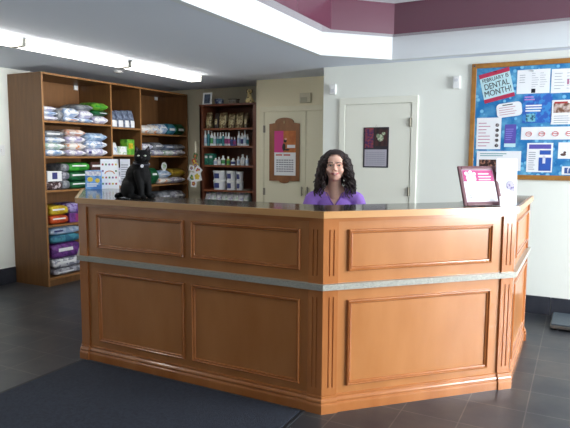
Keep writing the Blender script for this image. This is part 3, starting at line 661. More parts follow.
# spotted dog figurine
dfm = mat('cream_spotted_glaze', (240, 220, 160), .3, c2=(66, 44, 28), nscale=26, th=(.60, .63))
x = kx(247.3); H = ony(247, 87.5, YI).z-ZB
dog = thing('dog_figurine', 'cream spotted sitting dog figurine on top of the dark bookcase', 'figurine', (x, YI+.06, ZB), radians(25))
g = G(); s_ = H/.2
g.ball((0, .01, .05*s_), .045*s_, (1, 1.1, 1.1)); g.limb([((0, -.01, .07*s_), .034*s_), ((0, -.012, .125*s_), .024*s_)]); g.ball((0, -.018, .155*s_), .033*s_); g.limb([((0, -.04*s_, .15*s_), .02*s_), ((0, -.062*s_, .145*s_), .015*s_)])
for sx in (-1, 1):
    g.limb([((sx*.022*s_, -.03*s_, .08*s_), .013*s_), ((sx*.022*s_, -.042*s_, .012*s_), .012*s_)]); g.ball((sx*.022*s_, -.052*s_, .010*s_), .013*s_, (1, 1.4, .75)); g.ball((sx*.042*s_, 0, .028*s_), .026*s_, (.7, 1.2, 1.05))
bd = obj('body', g, dfm, dog); bake(bd, [('REMESH', dict(mode='VOXEL', voxel_size=.005)), ('SMOOTH', dict(iterations=3))])
for sx in (-1, 1): obj('ear', G().ball((sx*.032*s_, -.01, .158*s_), .018*s_, (.45, .8, 1.5)), mat('figurine_brown', (70, 46, 30), .4), dog, smooth=True)
obj('nose', G().ball((0, -.078*s_, .150*s_), .006*s_), BLACK, dog, smooth=True)

# hanging card ribbon on the bookcase's left post
hp = ony(195.5, 150, YD-.03); hang = thing('card_ribbon', 'hanging ribbon of bright flower cards on the corner of the dark bookcase', 'decoration', (hp.x, YD-.03, ony(195, 141, YD-.03).z))
zt = ony(195, 141, YD-.03).z
obj('cord', G().tube([(0, 0, .0), (.004, 0, -.2), (-.002, 0, -.50)], .003, 6), mat('cord_twine', (190, 180, 150), .8), hang)
obj('tassel', G().lathe([(.004, .0), (.012, -.03), (.020, -.16), (.004, -.17)], n=12), mat('tassel_yarn', (196, 190, 170), .9), hang)
obj('hook', G().tube([(0, 0, 0), (.03, 0, .012), (BX0-hp.x+.01, .035, .012)], .003, 6), BRASS, hang)
cm = [mat('card_%s' % n, c, .6) for n, c in (('green', (76, 130, 76)), ('red', (170, 46, 60)), ('yellow', (214, 190, 70)), ('violet', (120, 80, 140)), ('pink', (200, 90, 120)))]
for i, (px, py, s_, a, kk) in enumerate(((195.5, 156, .055, 20, 0), (194.5, 161, .05, -25, 1), (196, 165.5, .062, 35, 2), (198.8, 170.5, .085, 40, 3), (192.5, 168, .06, 10, 4), (193.5, 177.5, .10, 30, 0), (198.5, 176.5, .105, -15, 1), (195.2, 183.5, .075, 5, 4))):
    s_ *= 1.3; p = ony(px, py, YD-.03); M = Matrix.Translation((p.x-hp.x, -.004-i*.0045, p.z-zt)) @ Matrix.Rotation(radians(a), 4, 'Y')
    cd = obj('card', G().box((-s_/2, -.001, -s_/2), (s_/2, .001, s_/2), M=M), PAPER if i >= 3 else cm[kk], hang)
    g = G()
    for q in range(5): an = q*2*pi/5; g.cyl(M @ Vector((cos(an)*s_*.2, -.0025, sin(an)*s_*.2)), M @ Vector((cos(an)*s_*.2, -.001, sin(an)*s_*.2)), s_*.13, n=10)
    obj('petals', g, cm[(kk+1) % 5] if i < 3 else cm[(kk+i) % 5], cd); obj('flower_centre', G().cyl(M @ Vector((0, -.004, 0)), M @ Vector((0, -.001, 0)), s_*.11, n=10), cm[2], cd)

# ------------------------------------------------------------------ ceiling lights
TUBE = mat('lit_diffuser', (255, 252, 240), .5, emit=(255, 250, 240), es=9)
spots = ['nearest of the row, running out at the left edge', 'middle of the row over the left aisle', 'farthest of the row towards the bookcases']
for i, y0 in enumerate((2.02, 3.25, 4.50)):
    t = thing('ceiling_light', 'long lit fluorescent batten, '+spots[i], 'light', (-4.21, y0, HC), 0, 'fluorescent battens on the low ceiling')
    obj('diffuser', G().box((-.075, .018, -.070), (.075, 1.202, -.010), .018), TUBE, t)
    obj('mount_plate', G().box((-.085, 0, -.012), (.085, 1.22, 0), .002), WHITE, t)
    for a in (0, 1.20): obj('end_cap', G().box((-.08, a, -.075), (.08, a+.02, -.008), .006), mat('light_end_cap', (200, 198, 188), .5), t)
d_ = ray(118, 71); p = Vector((0, 0, CAMH)) + d_*((HC-CAMH)/d_.z)
sd = thing('smoke_detector', 'small round white detector on low ceiling beside the lights', 'detector', p); obj('housing', G().lathe([(.05, 0), (.05, -.012), (.04, -.020), (0, -.022)], n=28), WHITE, sd); obj('vent_ring', G().lathe([(.026, -.020), (.026, -.024), (0, -.025)], n=20), mat('detector_grey', (170, 170, 170), .5), sd)

# ------------------------------------------------------------------ wall boxes
def wallbox(name, px, py, Y, w, h, label, cat, m=WHITE):
    p = ony(px, py, Y); t = thing(name, label, cat, (p.x, Y, p.z))
    obj('housing', G().box((-w/2, -.03, -h/2), (w/2, 0, h/2), .008, seg=3), m, t); return t, w, h
t, w, h = wallbox('motion_sensor', 333.5, 89.5, YW, .075, .11, 'small white sensor on the wall left above the white door', 'sensor'); obj('lens', G().box((-.022, -.034, -.035), (.022, -.028, .005), .003), mat('sensor_lens', (214, 216, 220), .3), t)
t, w, h = wallbox('alarm_box', 457, 82.5, YW, .07, .12, 'small white alarm box on the wall left of the bulletin board', 'alarm'); obj('lens', G().cyl((0, -.034, .02), (0, -.028, .02), .016, n=16), mat('sensor_lens', (214, 216, 220), .3), t)
t, w, h = wallbox('door_chime', 306, 98, YC, .15, .12, 'beige chime box on the wall above the cream closet doors', 'chime', mat('beige_plastic', (196, 190, 166), .5)); obj('grille', G().box((-.06, -.033, -.05), (.03, -.029, .01), .002), mat('beige_grille', (170, 164, 142), .6), t)
sw = thing('light_switch', 'white light switch plate on the left wall beside the bookshelf', 'switch', (XL, 4.18, 1.525), pi/2); obj('plate', G().box((-.04, -.006, -.06), (.04, 0, .06), .003), WHITE, sw); obj('toggle', G().box((-.008, -.014, -.016), (.008, -.005, .016), .002), WHITE, sw)

# ------------------------------------------------------------------ plaque and calendars
def flat(t, n, m, x0, x1, z0, z1, y=-.002, th=.001, p=None): return obj(n, G().box((x0, y-th, z0), (x1, y, z1)), m, p or t)
def lines(x0, x1, z0, z1, n, y, frac=.45, jitter=.25, cols=1):
    g = G(); dz = (z1-z0)/n; cw = (x1-x0)/cols
    for i in range(n):
        for c in range(cols):
            a = x0+c*cw; b = a+cw*(.9-random.random()*jitter); g.box((a, y-.0006, z0+dz*i+dz*.2), (b, y, z0+dz*i+dz*(.2+frac)))
    return g
y_ = YC-.012
a = ony(269.8, 150, y_).x; b = ony(299.8, 150, y_).x; zt = ony(285, 118.5, y_).z; zb = ony(285, 181, y_).z; xc = (a+b)/2; W = (b-a)/2; zsh = ony(285, 123.8, y_).z
pl = thing('wooden_plaque', 'arched brown wooden plaque hanging on the cream closet door', 'plaque', (xc, y_, zb))
poly = [(-W, 0), (-W*.35, 0), (-W*.25, -.02), (0, -.03), (W*.25, -.02), (W*.35, 0), (W, 0), (W, zsh-zb)]
hh = zt-zb; s0 = zsh-zb
for i in range(13):
    an = pi*i/12; poly.append((cos(an)*W*.62, s0+.01+(hh-s0)*sin(an)**.8 if 0 < i < 12 else s0+.012))
poly.append((-W, s0))
obj('board', G().prism(poly, 0, .014, M=Matrix(((1, 0, 0, 0), (0, 0, -1, 0), (0, 1, 0, 0), (0, 0, 0, 1)))), wood('plaque_wood', (150, 96, 48), (122, 74, 34), .45, (3, 3, 1)), pl)
obj('carved_emblem', G().ball((0, -.016, s0+.02), .012, (.6, .5, 1.5)), mat('emblem_cream', (200, 176, 130), .5), pl, smooth=True)
yy = y_-.014
def q(px, py, Y): v = ony(px, py, Y); return v.x, v.z
x0, z1 = q(274.5, 131, yy); x1, zm = q(295.8, 152.5, yy); _, z0 = q(285, 175.5, yy)
cal = thing('wall_calendar', 'calendar with pink and orange picture hanging on the arched plaque', 'calendar', ((x0+x1)/2, yy, z0)); w = (x1-x0)/2; hm = zm-z0; ht = z1-z0
flat(cal, 'date_page', PAPER, -w, w, 0, hm); flat(cal, 'picture_page', mat('orange_picture', (204, 122, 58), .6, c2=(180, 96, 44), nscale=12), -w, w, hm, ht)
flat(cal, 'pink_strip', mat('hot_pink_print', (212, 60, 140), .6), -w, -w*.15, hm, ht, -.003, .0006)
obj('cat_shape', G().ball((-w*.1, -.004, hm+ht*.12), .03, (.8, .05, 1.6)).ball((w*.02, -.004, hm+ht*.26), .022, (1, .06, 1)).ball((w*.2, -.004, hm+ht*.06), .03, (1.2, .05, .4)), mat('black_print', (36, 26, 26), .6), cal, smooth=True)
obj('flesh_oval', G().ball((w*.08, -.0055, hm+ht*.30), .016, (1.2, .05, .8)), mat('flesh_print', (220, 170, 150), .6), cal, smooth=True)  # flesh-coloured oval printed on the picture page
g = G().box((w*.2, -.004, hm+ht*.10), (w*.95, -.003, hm+ht*.17), M=None); obj('white_slash', g, PAPER, cal)
obj('date_grid', lines(-w*.8, w*.85, hm*.14, hm*.72, 6, -.003, .5, .2, 7), GREYP, cal); obj('month_title', lines(-w*.85, w*.6, hm*.84, hm*.94, 1, -.003, .6, .1, 2), mat('red_print', (200, 80, 80), .6), cal)
yy = YW-.012
x0, z1 = q(363.8, 127.5, yy); x1, zm = q(388.6, 148.7, yy); _, z0 = q(376, 167.6, yy)
c2_ = thing('wall_calendar', 'black bordered calendar with grey page hanging on the white door', 'calendar', ((x0+x1)/2, yy, z0)); w = (x1-x0)/2; hm = zm-z0; ht = z1-z0
flat(c2_, 'backing', mat('black_card', (44, 42, 52), .5), -w, w, 0, ht, 0, .004)
flat(c2_, 'date_page', mat('lavender_page', (176, 172, 184), .6), -w*.88, w*.86, hm*.07, hm*.96, -.004); obj('date_grid', lines(-w*.75, w*.75, hm*.15, hm*.85, 7, -.0055, .35, .1, 7), GREYP, c2_)
flat(c2_, 'picture_page', mat('dark_photo', (40, 32, 34), .4, c2=(86, 50, 50), nscale=18), -w*.1, w*.9, hm+(ht-hm)*.12, ht*.97, -.004)
flat(c2_, 'side_strip', pr('reddish_photo', (150, 70, 70), (70, 40, 90), 40, (.4, .6)), -w*.88, -w*.2, hm+.008, ht*.98, -.004)
obj('animal_photo', G().ball((w*.35, -.005, hm+(ht-hm)*.5), .03, (1.1, .04, 1.2)).ball((w*.6, -.005, hm+(ht-hm)*.7), .02, (1, .04, .8)).ball((w*.15, -.005, hm+(ht-hm)*.6), .016, (1, .04, 1.4)), pr('cream_green_photo', (200, 204, 180), (120, 140, 110), 50), c2_, smooth=True)
obj('hanging_loop', G().tube([(-.01, -.003, ht), (0, -.003, ht+.025), (.01, -.003, ht)], .0012, 6), BRASS, c2_)

# ------------------------------------------------------------------ bulletin board
bx0, bx1, bz0, bz1 = -.987, .62, 1.272, 2.371
bb = thing('bulletin_board', 'oak framed bulletin board with bright blue backing on the white wall', 'bulletin board', ((bx0+bx1)/2, YW, bz0))
cxb = (bx0+bx1)/2; hw = (bx1-bx0)/2; bh = bz1-bz0; fw = .045
g = G().box((-hw, -.022, 0), (-hw+fw, 0, bh), .004).box((hw-fw, -.022, 0), (hw, 0, bh), .004).box((-hw+fw, -.022, 0), (hw-fw, 0, fw), .004).box((-hw+fw, -.022, bh-fw), (hw-fw, 0, bh), .004)
obj('frame', g, OAK, bb)
def backing_mat():
    m = bpy.data.materials.new('blue_snowflake_paper'); m.use_nodes = True; nt = m.node_tree; b = nt.nodes['Principled BSDF']; L = nt.links.new; b.inputs['Roughness'].default_value = .45
    tc = nt.nodes.new('ShaderNodeTexCoord'); v = nt.nodes.new('ShaderNodeTexVoronoi'); v.inputs['Scale'].default_value = 17; L(tc.outputs['Object'], v.inputs['Vector'])
    r = nt.nodes.new('ShaderNodeValToRGB'); e = r.color_ramp.elements; e[0].position = .0; e[0].color = lin((150, 205, 235)); e[1].position = .5; e[1].color = lin((24, 116, 182)); x = e.new(.26); x.color = lin((110, 186, 226)); x = e.new(.34); x.color = lin((16, 104, 174))
    n = nt.nodes.new('ShaderNodeTexNoise'); n.inputs['Scale'].default_value = 9; n.inputs['Detail'].default_value = 5; L(tc.outputs['Object'], n.inputs['Vector'])
    r2 = nt.nodes.new('ShaderNodeValToRGB'); r2.color_ramp.elements[0].position = .42; r2.color_ramp.elements[0].color = (0, 0, 0, 1); r2.color_ramp.elements[1].position = .68; r2.color_ramp.elements[1].color = (.75, .75, .75, 1)
    mx = nt.nodes.new('ShaderNodeMix'); mx.data_type = 'RGBA'; L(v.outputs['Distance'], r.inputs[0]); L(n.outputs['Fac'], r2.inputs[0]); L(r2.outputs[0], mx.inputs[0]); L(r.outputs[0], mx.inputs[6]); mx.inputs[7].default_value = lin((110, 184, 220)); L(mx.outputs[2], b.inputs['Base Color']); return m
obj('backing', G().box((-hw+fw, -.010, fw), (hw-fw, -.001, bh-fw)), backing_mat(), bb)
YP = YW-.0105
def sheet(name, px0, py0, px1, py1, m, label, cat='paper', rot=0, round_=0, y=YP):
    (x0, z1), (x1, z0) = q(px0, py0, y), q(px1, py1, y); w, h = (x1-x0)/2, (z1-z0)/2
    t = thing(name, label, cat, ((x0+x1)/2, y, (z0+z1)/2), 0, 'papers pinned on the bulletin board'); t.rotation_euler = (0, -radians(rot), 0)
    if round_:
        pl_ = []
        for sx, sy, a0 in ((1, 1, 0), (-1, 1, 90), (-1, -1, 180), (1, -1, 270)):
            for i in range(5): an = radians(a0+i*22.5); pl_.append((sx*(w-round_)+cos(an)*round_, sy*(h-round_)+sin(an)*round_))
        obj('sheet', G().prism(pl_, .0, .001, M=Matrix(((1, 0, 0, 0), (0, 0, -1, 0), (0, 1, 0, 0), (0, 0, 0, 1)))), m, t)
    else: obj('sheet', G().box((-w, -.001, -h), (w, 0, h)), m, t)
    return t, w, h
def pin(x, z, c): return
RED = mat('crimson_print', (188, 48, 84), .6); LBL = mat('light_cyan_card', (200, 234, 242), .6); INK = mat('dark_ink', (16, 20, 34), .6); PUR = mat('violet_print', (92, 84, 176), .55); BLU = mat('royal_blue_print', (46, 90, 180), .55)
TEALP = mat('teal_print_line', (70, 150, 160), .6)
t, w, h = sheet('poster', 482.2, 71.5, 511.6, 99.8, LBL, 'tilted dental month poster with crimson bands at upper left of the board', 'poster', 13.5)
obj('top_band', G().box((-w, -.0018, h*.72), (w, -.0009, h)), RED, t); obj('bottom_band', G().box((-w, -.0018, -h), (w, -.0009, -h*.74)), RED, t)
text('lettering', 'FEBRUARY IS', h*.37, INK, t, (0, -.0015, h*.50), fit=w*1.72); text('lettering', 'DENTAL', h*.56, INK, t, (0, -.0015, h*.06), fit=w*1.62); text('lettering', 'MONTH!', h*.56, INK, t, (0, -.0015, -h*.42), fit=w*1.76)
t, w, h = sheet('paper', 517.6, 70.3, 549.4, 92.8, PAPER, 'wide white certificate with small dark seal, top centre of the board')
obj('printed_lines', lines(-w*.85, -w*.35, -h*.1, h*.7, 4, -.0015, .2), GREYP, t); obj('printed_columns', lines(-w*.1, w*.9, -h*.5, h*.8, 7, -.0015, .15, .5, 2), GREYP, t); obj('seal', G().box((-w*.1, -.0018, -h*.95), (w*.15, -.001, -h*.6)), INK, t)
t, w, h = sheet('paper', 552, 69.2, 582, 92, PAPER, 'wide white sheet at the upper right of the board cut by the photo edge')
obj('printed_lines', lines(-w*.8, w*.8, -h*.7, h*.8, 6, -.0015, .15, .4, 2), GREYP, t); obj('seal', G().box((w*.02, -.0018, -h*.3), (w*.16, -.001, h*.1)), PINKL, t)
t, w, h = sheet('poster', 523.4, 94.5, 551.2, 122.5, pr('blue_poster_print', (48, 96, 190), (60, 140, 210), 18), 'blue poster with white lettering below the white certificate', 'poster')
obj('heading', lines(-w*.9, -w*.1, h*.55, h*.9, 2, -.0015, .5, .2), mat('lilac_heading', (190, 140, 210), .6), t); obj('lettering', lines(-w*.8, w*.85, -h*.25, h*.3, 3, -.0015, .55, .3), PAPER, t); obj('picture', G().box((-w*.75, -.0018, -h*.92), (-w*.1, -.001, -h*.35)), pr('teal_photo', (120, 190, 210), (40, 90, 120), 40), t)
t, w, h = sheet('tag_paper', 497, 103, 521.6, 116.4, PAPER, 'white rounded handwritten tag under the tilted dental month poster', 'tag', 7, .035, YP-.002)
obj('handwriting', lines(-w*.8, w*.8, -h*.7, h*.6, 4, -.0015, .22, .25), PINKL, t); obj('heading', lines(-w*.5, w*.6, h*.6, h*.85, 1, -.0015, .5, .2), INK, t)
t, w, h = sheet('poster', 551.8, 100.2, 580, 124, PAPER, 'white sheet with brown and red dog photos at right of the blue poster', 'poster')
obj('dog_photo', G().box((-w*.85, -.0018, -h*.05), (w*.9, -.001, h*.75)), pr('dog_photo_print', (120, 80, 60), (214, 196, 190), 22, (.42, .56)), t); obj('red_heading', G().box((-w*.8, -.0022, h*.7), (w*.1, -.001, h*.86)), mat('brick_red_print', (176, 60, 60), .6), t); obj('printed_lines', lines(-w*.8, w*.8, -h*.9, -h*.2, 4, -.0015, .25, .3), GREYP, t)
t, w, h = sheet('paper', 477.2, 118, 500.2, 149.2, PAPER, 'white list sheet with column of small round photos, left side of board')
obj('printed_lines', lines(-w*.85, w*.3, -h*.85, h*.8, 8, -.0015, .22, .4), PINKL, t)
for i in range(5): obj('round_photo', G().cyl((w*.68, -.002, h*(.52-.32*i)), (w*.68, -.001, h*(.52-.32*i)), w*.15, n=16), pr('paw_photo', (40, 40, 46), (150, 140, 140), 70), t)
t, w, h = sheet('poster', 505, 124.5, 515.4, 147, PUR, 'small violet poster to the right of the list sheet', 'poster')
obj('printed_lines', lines(-w*.8, w*.7, -h*.4, h*.7, 6, -.0015, .3, .3), mat('light_violet_print', (150, 140, 220), .6), t); obj('footer', G().box((-w, -.0018, -h), (w, -.001, -h*.68)), LBL, t)
t, w, h = sheet('paper_strip', 521.4, 127.2, 582, 139.4, PAPER, 'long white strip with row of red mouth drawings across the board', 'paper')
for i in range(5): xx = -w*.74+i*w*.44; o_ = obj('mouth_drawing', G().tube([(xx+cos(a_)*w*.10, -.0014, -h*.1+sin(a_)*h*.34) for a_ in [2*pi*j/14 for j in range(14)]], .0035, 5, True).box((xx-w*.08, -.002, -h*.14), (xx+w*.08, -.001, -h*.02)), mat('mouth_red', (206, 104, 104), .6), t)
t, w, h = sheet('paper', 477, 151, 520.4, 171, PAPER, 'wide white sheet with dark photo strip at the lower left of board')
obj('heading', lines(-w*.85, w*.85, h*.45, h*.85, 2, -.0015, .35, .3), TEALP, t)
for a_, b_ in ((-.88, -.1), (.0, .82)): obj('dog_photo', G().box((w*a_, -.0018, -h*.75), (w*b_, -.001, h*.12)), pr('dark_dog_photo', (52, 30, 30), (168, 120, 100), 30, (.5, .6)), t)
t, w, h = sheet('flyer', 527.4, 143, 551.8, 172.4, PAPER, 'white and blue flyer with violet heading, lower centre of the board', 'flyer')
obj('heading', G().box((-w*.85, -.0018, h*.6), (w*.85, -.001, h*.9)), PUR, t); obj('blue_box', G().box((0, -.0018, h*.2), (w*.85, -.001, h*.5)), BLU, t); obj('blue_panel', G().box((-w*.05, -.0018, -h*.9), (w*.9, -.001, h*.0)), BLU, t)
obj('figure_drawing', G().ball((w*.35, -.002, h*.08), .012, (1, .05, 1)).box((w*.24, -.0028, -h*.4), (w*.46, -.0018, -h*.02)), mat('flyer_white', (214, 220, 236), .6), t); obj('printed_lines', lines(-w*.85, -w*.2, -h*.85, h*.45, 9, -.0015, .3, .3), GREYP, t)
t, w, h = sheet('paper', 558.6, 142.4, 577, 158.8, PAPER, 'small white paper with dark sketch at right below the strip')
obj('sketch', G().ball((-w*.45, -.001, -h*.5), .02, (1.2, .05, .6)).ball((-w*.3, -.001, -h*.25), .012, (1, .05, 1)), mat('sketch_brown', (96, 70, 66), .6), t, smooth=True)
t, w, h = sheet('paper', 562, 166.4, 582, 175, PAPER, 'small white card with square blue letter f logo, lower right of the board', 'card')
lg = obj('logo_square', G().box((-w*.75, -.0018, -h*.7), (-w*.75+h*1.4, -.001, h*.7)), mat('logo_blue', (59, 89, 152), .5), t); text('logo_letter', 'f', h*1.7, PAPER, t, (-w*.75+h*.8, -.0022, -h*.02)); obj('printed_lines', lines(-w*.1, w*.9, -h*.4, h*.4, 2, -.0015, .4, .2), BLU, t)
for px, py, nm, c in ((475, 66.5, 'dark blue pushpin at the top left corner of the board', (24, 70, 110)), (497, 71.5, 'crimson pushpin at the top of the tilted poster', (180, 40, 60)), (533.5, 70.8, 'pale pushpin at the top of the white certificate', (200, 210, 215))):
    x_, z_ = q(px, py, YP); t = thing('pushpin', nm, 'pushpin', (x_, YP-(.0125 if px < 480 else .002), z_), 0, 'pushpins on the bulletin board'); obj('head', G().cyl((0, -.012, 0), (0, -.001, 0), .006, .008, n=12), mat('pin_%d' % px, c, .35), t); obj('needle', G().cyl((0, -.002, 0), (0, .004, 0), .0012, n=6), CHROME, t)

# ------------------------------------------------------------------ things on the counter
mauve = wood('mauve_brown_wood', (112, 68, 76), (90, 52, 60), .3, (3, 3, 3)); 
cf = thing('certificate_frame', 'dark mauve wooden frame with pink and white certificate on the counter', 'picture frame', (-.535, 3.725, ZT+.003), radians(27), rx=0)
cf.rotation_euler = (radians(-21), 0, radians(43))
w, h, f_ = .138, .262, .022
g = G().box((-w, -.008, 0), (-w+f_, .008, h), .004).box((w-f_, -.008, 0), (w, .008, h), .004).box((-w+f_, -.008, 0), (w-f_, .008, f_), .004).box((-w+f_, -.008, h-f_), (w-f_, .008, h), .004)
obj('frame', g, mauve, cf); obj('inner_border', G().box((-w+f_, -.001, f_), (w-f_, .003, h-f_)), mat('frame_inner', (196, 170, 186), .5), cf)
pw, p0, p1 = w-f_-.006, f_+.006, h-f_-.006
obj('page', G().box((-pw, -.002, p0), (pw, -.001, p1)), PAPER, cf)
obj('pink_band', G().box((-pw, -.003, p1-.075), (pw, -.002, p1)), mat('raspberry_print', (178, 60, 120), .5), cf)
obj('printed_lines', lines(.0, pw*.92, p1-.07, p1-.012, 3, -.003, .35, .15), PAPER, cf)
obj('paw_shape', G().ball((-.055, -.003, p1-.055), .036, (1, .04, .9)).ball((-.085, -.003, p1-.022), .013, (1, .06, 1)).ball((-.055, -.003, p1-.014), .013, (1, .06, 1)).ball((-.028, -.003, p1-.024), .012, (1, .06, 1)), PAPER, cf, smooth=True)
obj('signature', lines(-pw*.8, -pw*.6, p0+.02, p0+.05, 2, -.003, .3), INK, cf)
obj('easel_back', G().box((-.03, .008, .02), (.03, .011, h*.8)).box((-.02, .01, .0), (.02, .075, .004), M=None), BLACK, cf)
def upright(name, px0, px1, yb, yt, pt, m, label, cat, th=.012, rz=.48, lean=0):
    """stands on the counter at the point pt (x, y)"""
    d = (Vector((pt[0], pt[1], ZT))-Vector((0, 0, CAMH))).dot(FW); w = (px1-px0)/FPX*d; h = (yb-yt)/FPX*d
    t = thing(name, label, cat, (pt[0], pt[1], ZT), rz); t.rotation_euler = (-lean, 0, rz); obj('panel', G().box((-w/2, -th/2, 0), (w/2, th/2, h), .001), m, t); return t, w, h, th
t, w, h, th = upright('brochure', 494, 514.5, 207, 161, (-.425, 3.885), mat('bright_card', (246, 248, 252), .5), 'tall white folded brochure standing behind the certificate frame', 'brochure', .004)
bpy.data.objects.remove(t.children[0]) if t.children else None
g = G(); g.box((-w/2, -.001, 0), (w/2, .001, h), M=Matrix.Rotation(radians(-10), 4, 'X')@Matrix.Identity(4)); 
fr_ = obj('front_leaf', G().quad((-w/2, -.02, 0), (w/2, -.02, 0), (w/2, .0, h), (-w/2, .0, h)), mat('bright_card', (246, 248, 252), .5), t)
obj('rear_leaf', G().quad((-w/2, .045, 0), (w/2, .045, 0), (w/2, .001, h), (-w/2, .001, h)), mat('bright_card', (246, 248, 252), .5), t)
obj('printed_flower', G().ball((w*.18, -.0125, h*.42), .026, (1, .04, 1.3), M=None).ball((w*.3, -.0135, h*.34), .014, (1, .04, 1)), pr('lavender_flower_print', (200, 194, 220), (130, 120, 160), 60), t, smooth=True)
t, w, h, th = upright('small_card', 490.5, 503.5, 206.3, 196.2, (-.405, 3.775), mat('bright_card', (246, 248, 252), .5), 'small white card propped before the certificate frame', 'card', .003, .55, radians(12))
obj('printed_lines', lines(-w*.3, w*.1, h*.3, h*.7, 2, -.0016, .3), GREYP, t)
v = ony(515, 196.7, 4.60); dsc = obj('coaster', G().cyl((0, 0, 0), (0, 0, .006), .045, n=32), WHITE, loc=(-.50, 4.55, ZT)); tag(dsc, 'round white coaster on the right end of the counter', 'coaster')

# cards and packets at the counter's left end
dirn = (Vector((-3.772, 3.94))-Vector((-3.905, 3.668))).normalized(); rzl = math.atan2(dirn.y, dirn.x)
t, w, h, th = upright('cat_card', 104, 121.5, 189, 159.5, (-3.77, 3.80), mat('bright_card', (246, 248, 252), .5), 'white card with rows of coloured pictures at the left counter end', 'card', .01, radians(40), radians(4))
cols = ['red', 'green', 'violet', 'pink', 'yellow']
for r_, zz in enumerate((.82, .60, .38, .17)):
    for c_ in range(5):
        if r_ == 1 and 0 < c_ < 4: continue
        obj('picture_spot', G().box(((-.42+c_*.18)*w, -th/2-.001, (zz-.03)*h), ((-.42+c_*.18+.09)*w, -th/2, (zz+.03)*h)), MC['card_'+cols[(r_*2+c_) % 5]], t)
obj('arched_title', G().tube([(cos(a_)*w*.26, -th/2-.001, h*.50+sin(a_)*h*.10) for a_ in [pi*j/12 for j in range(13)]], .004, 5), mat('orange_print_line', (206, 120, 60), .6), t)
t, w, h, th = upright('leaflet_stand', 122, 131.5, 188, 158.5, (-3.66, 3.88), mat('pale_card', (226, 228, 236), .5), 'pale leaflet with grey print standing between picture card and cat', 'leaflet', .008, radians(35))
obj('printed_lines', lines(-w*.4, w*.4, h*.15, h*.85, 9, -th/2-.0004, .4, .3), GREYP, t)
t, w, h, th = upright('treat_packet', 87.8, 103.2, 189.3, 170.8, (-3.865, 3.70), pr('sky_blue_packet', (120, 170, 226), (80, 130, 200), 24), 'blue and white treat packet with yellow picture at left counter end', 'packet', .05, radians(40))
obj('white_top', G().box((-w*.48, -th/2-.001, h*.72), (w*.48, -th/2, h*.97)), pr('white_pale_print', (232, 232, 236), (190, 190, 214), 50), t); obj('yellow_picture', G().ball((-w*.2, -th/2, h*.52), .024, (1, .06, .9)).ball((w*.25, -th/2, h*.46), .02, (1, .06, 1)), mat('yellow_ink', (224, 200, 80), .5), t, smooth=True); obj('printed_lines', lines(-w*.4, w*.4, h*.12, h*.34, 2, -th/2-.0004, .5, .2), WF, t)

# ------------------------------------------------------------------ black cat
cat = thing('black_cat', 'black cat with white name tag sitting upright on the counter', 'cat', (-2.745, 3.075, ZT), radians(78))
CAT = mat('black_fur', (7, 7, 8), .75, bump=.3, bscale=180, c2=(12, 11, 12), nscale=30, spec=.25)
HR = Matrix.Rotation(radians(-42), 4, 'Z'); HO = Vector((0, -.012, 0))
def hv(x, y, z): return HO + HR @ (Vector((x, y, z))-HO)
g = G()
g.ball((0, .085, .088), .088, (1.0, 1.2, 1.02)); g.ball((0, .060, .155), .080, (.94, 1.1, 1.15)); g.ball((0, .020, .210), .066, (.92, 1.0, 1.1)); g.ball((0, -.008, .170), .052, (.95, .95, 1.35))
g.limb([((0, .010, .235), .050), (hv(0, -.014, .275), .043)])
g.ball(hv(0, -.022, .298), .054, (1.06, .95, .86), M=HR); g.ball(hv(0, -.066, .284), .023, (1.35, .9, .85), M=HR)
for sx in (-1, 1):
    g.ball(hv(sx*.030, -.044, .284), .025)
    Me = Matrix.Translation(hv(sx*.034, -.014, .333)) @ HR @ Matrix.Rotation(radians(sx*16), 4, 'Y')
    c = bmesh.ops.create_cone(g.b, cap_ends=True, segments=12, radius1=.029, radius2=.005, depth=.058)
    for v_ in c['verts']: v_.co.y *= .5
    bmesh.ops.transform(g.b, matrix=Me @ Matrix.Translation((0, 0, .010)), verts=c['verts'])
    g.limb([((sx*.034, -.004, .18), .033), ((sx*.033, -.026, .09), .024), ((sx*.030, -.036, .02), .019)]); g.ball((sx*.030, -.050, .015), .021, (.95, 1.4, .74))
    g.ball((sx*.068, .075, .064), .055, (.7, 1.3, 1.15)); g.limb([((sx*.074, .03, .022), .021), ((sx*.068, -.02, .016), .018)]); g.ball((sx*.066, -.032, .013), .020, (1, 1.3, .68))
g.limb([((-.01, .15, .03), .024), ((-.045, .18, .022), .021), ((-.085, .175, .018), .019), ((-.11, .150, .016), .016)])
cb = obj('body', g, CAT, cat); bake(cb, [('REMESH', dict(mode='VOXEL', voxel_size=.0042)), ('SMOOTH', dict(iterations=4))])
EYE = mat('pale_green_eye', (206, 214, 196), .1, c2=(220, 226, 206))
for sx in (-1, 1):
    ey = obj('eye', G().ball(hv(sx*.022, -.0685, .302), .0085, (1.15, .7, .7), M=HR), EYE, cat, smooth=True); obj('pupil', G().ball(hv(sx*.022, -.0745, .302), .0034, (.5, .4, 1.2), M=HR), BLACK, ey, smooth=True)
    obj('inner_ear', G().ball(hv(sx*.037, -.028, .345), .011, (.7, .25, 1.4), M=HR @ Matrix.Rotation(radians(sx*16), 4, 'Y')), mat('inner_ear_grey', (70, 62, 66), .7), cat, smooth=True)
obj('nose', G().ball(hv(0, -.087, .289), .0045, (1.2, .8, .8), M=HR), mat('cat_nose', (46, 38, 40), .4), cat, smooth=True)
obj('collar', G().tube([(cos(a_)*.053, .000+sin(a_)*.056, .246+.008*sin(a_)) for a_ in [2*pi*i/24 for i in range(24)]], .005, 8, True), mat('dark_collar', (30, 30, 46), .5), cat, smooth=True)
obj('name_tag', G().cyl(hv(0, -.060, .232), hv(0, -.068, .230), .011, n=18), mat('silver_tag', (224, 226, 232), .3), cat)

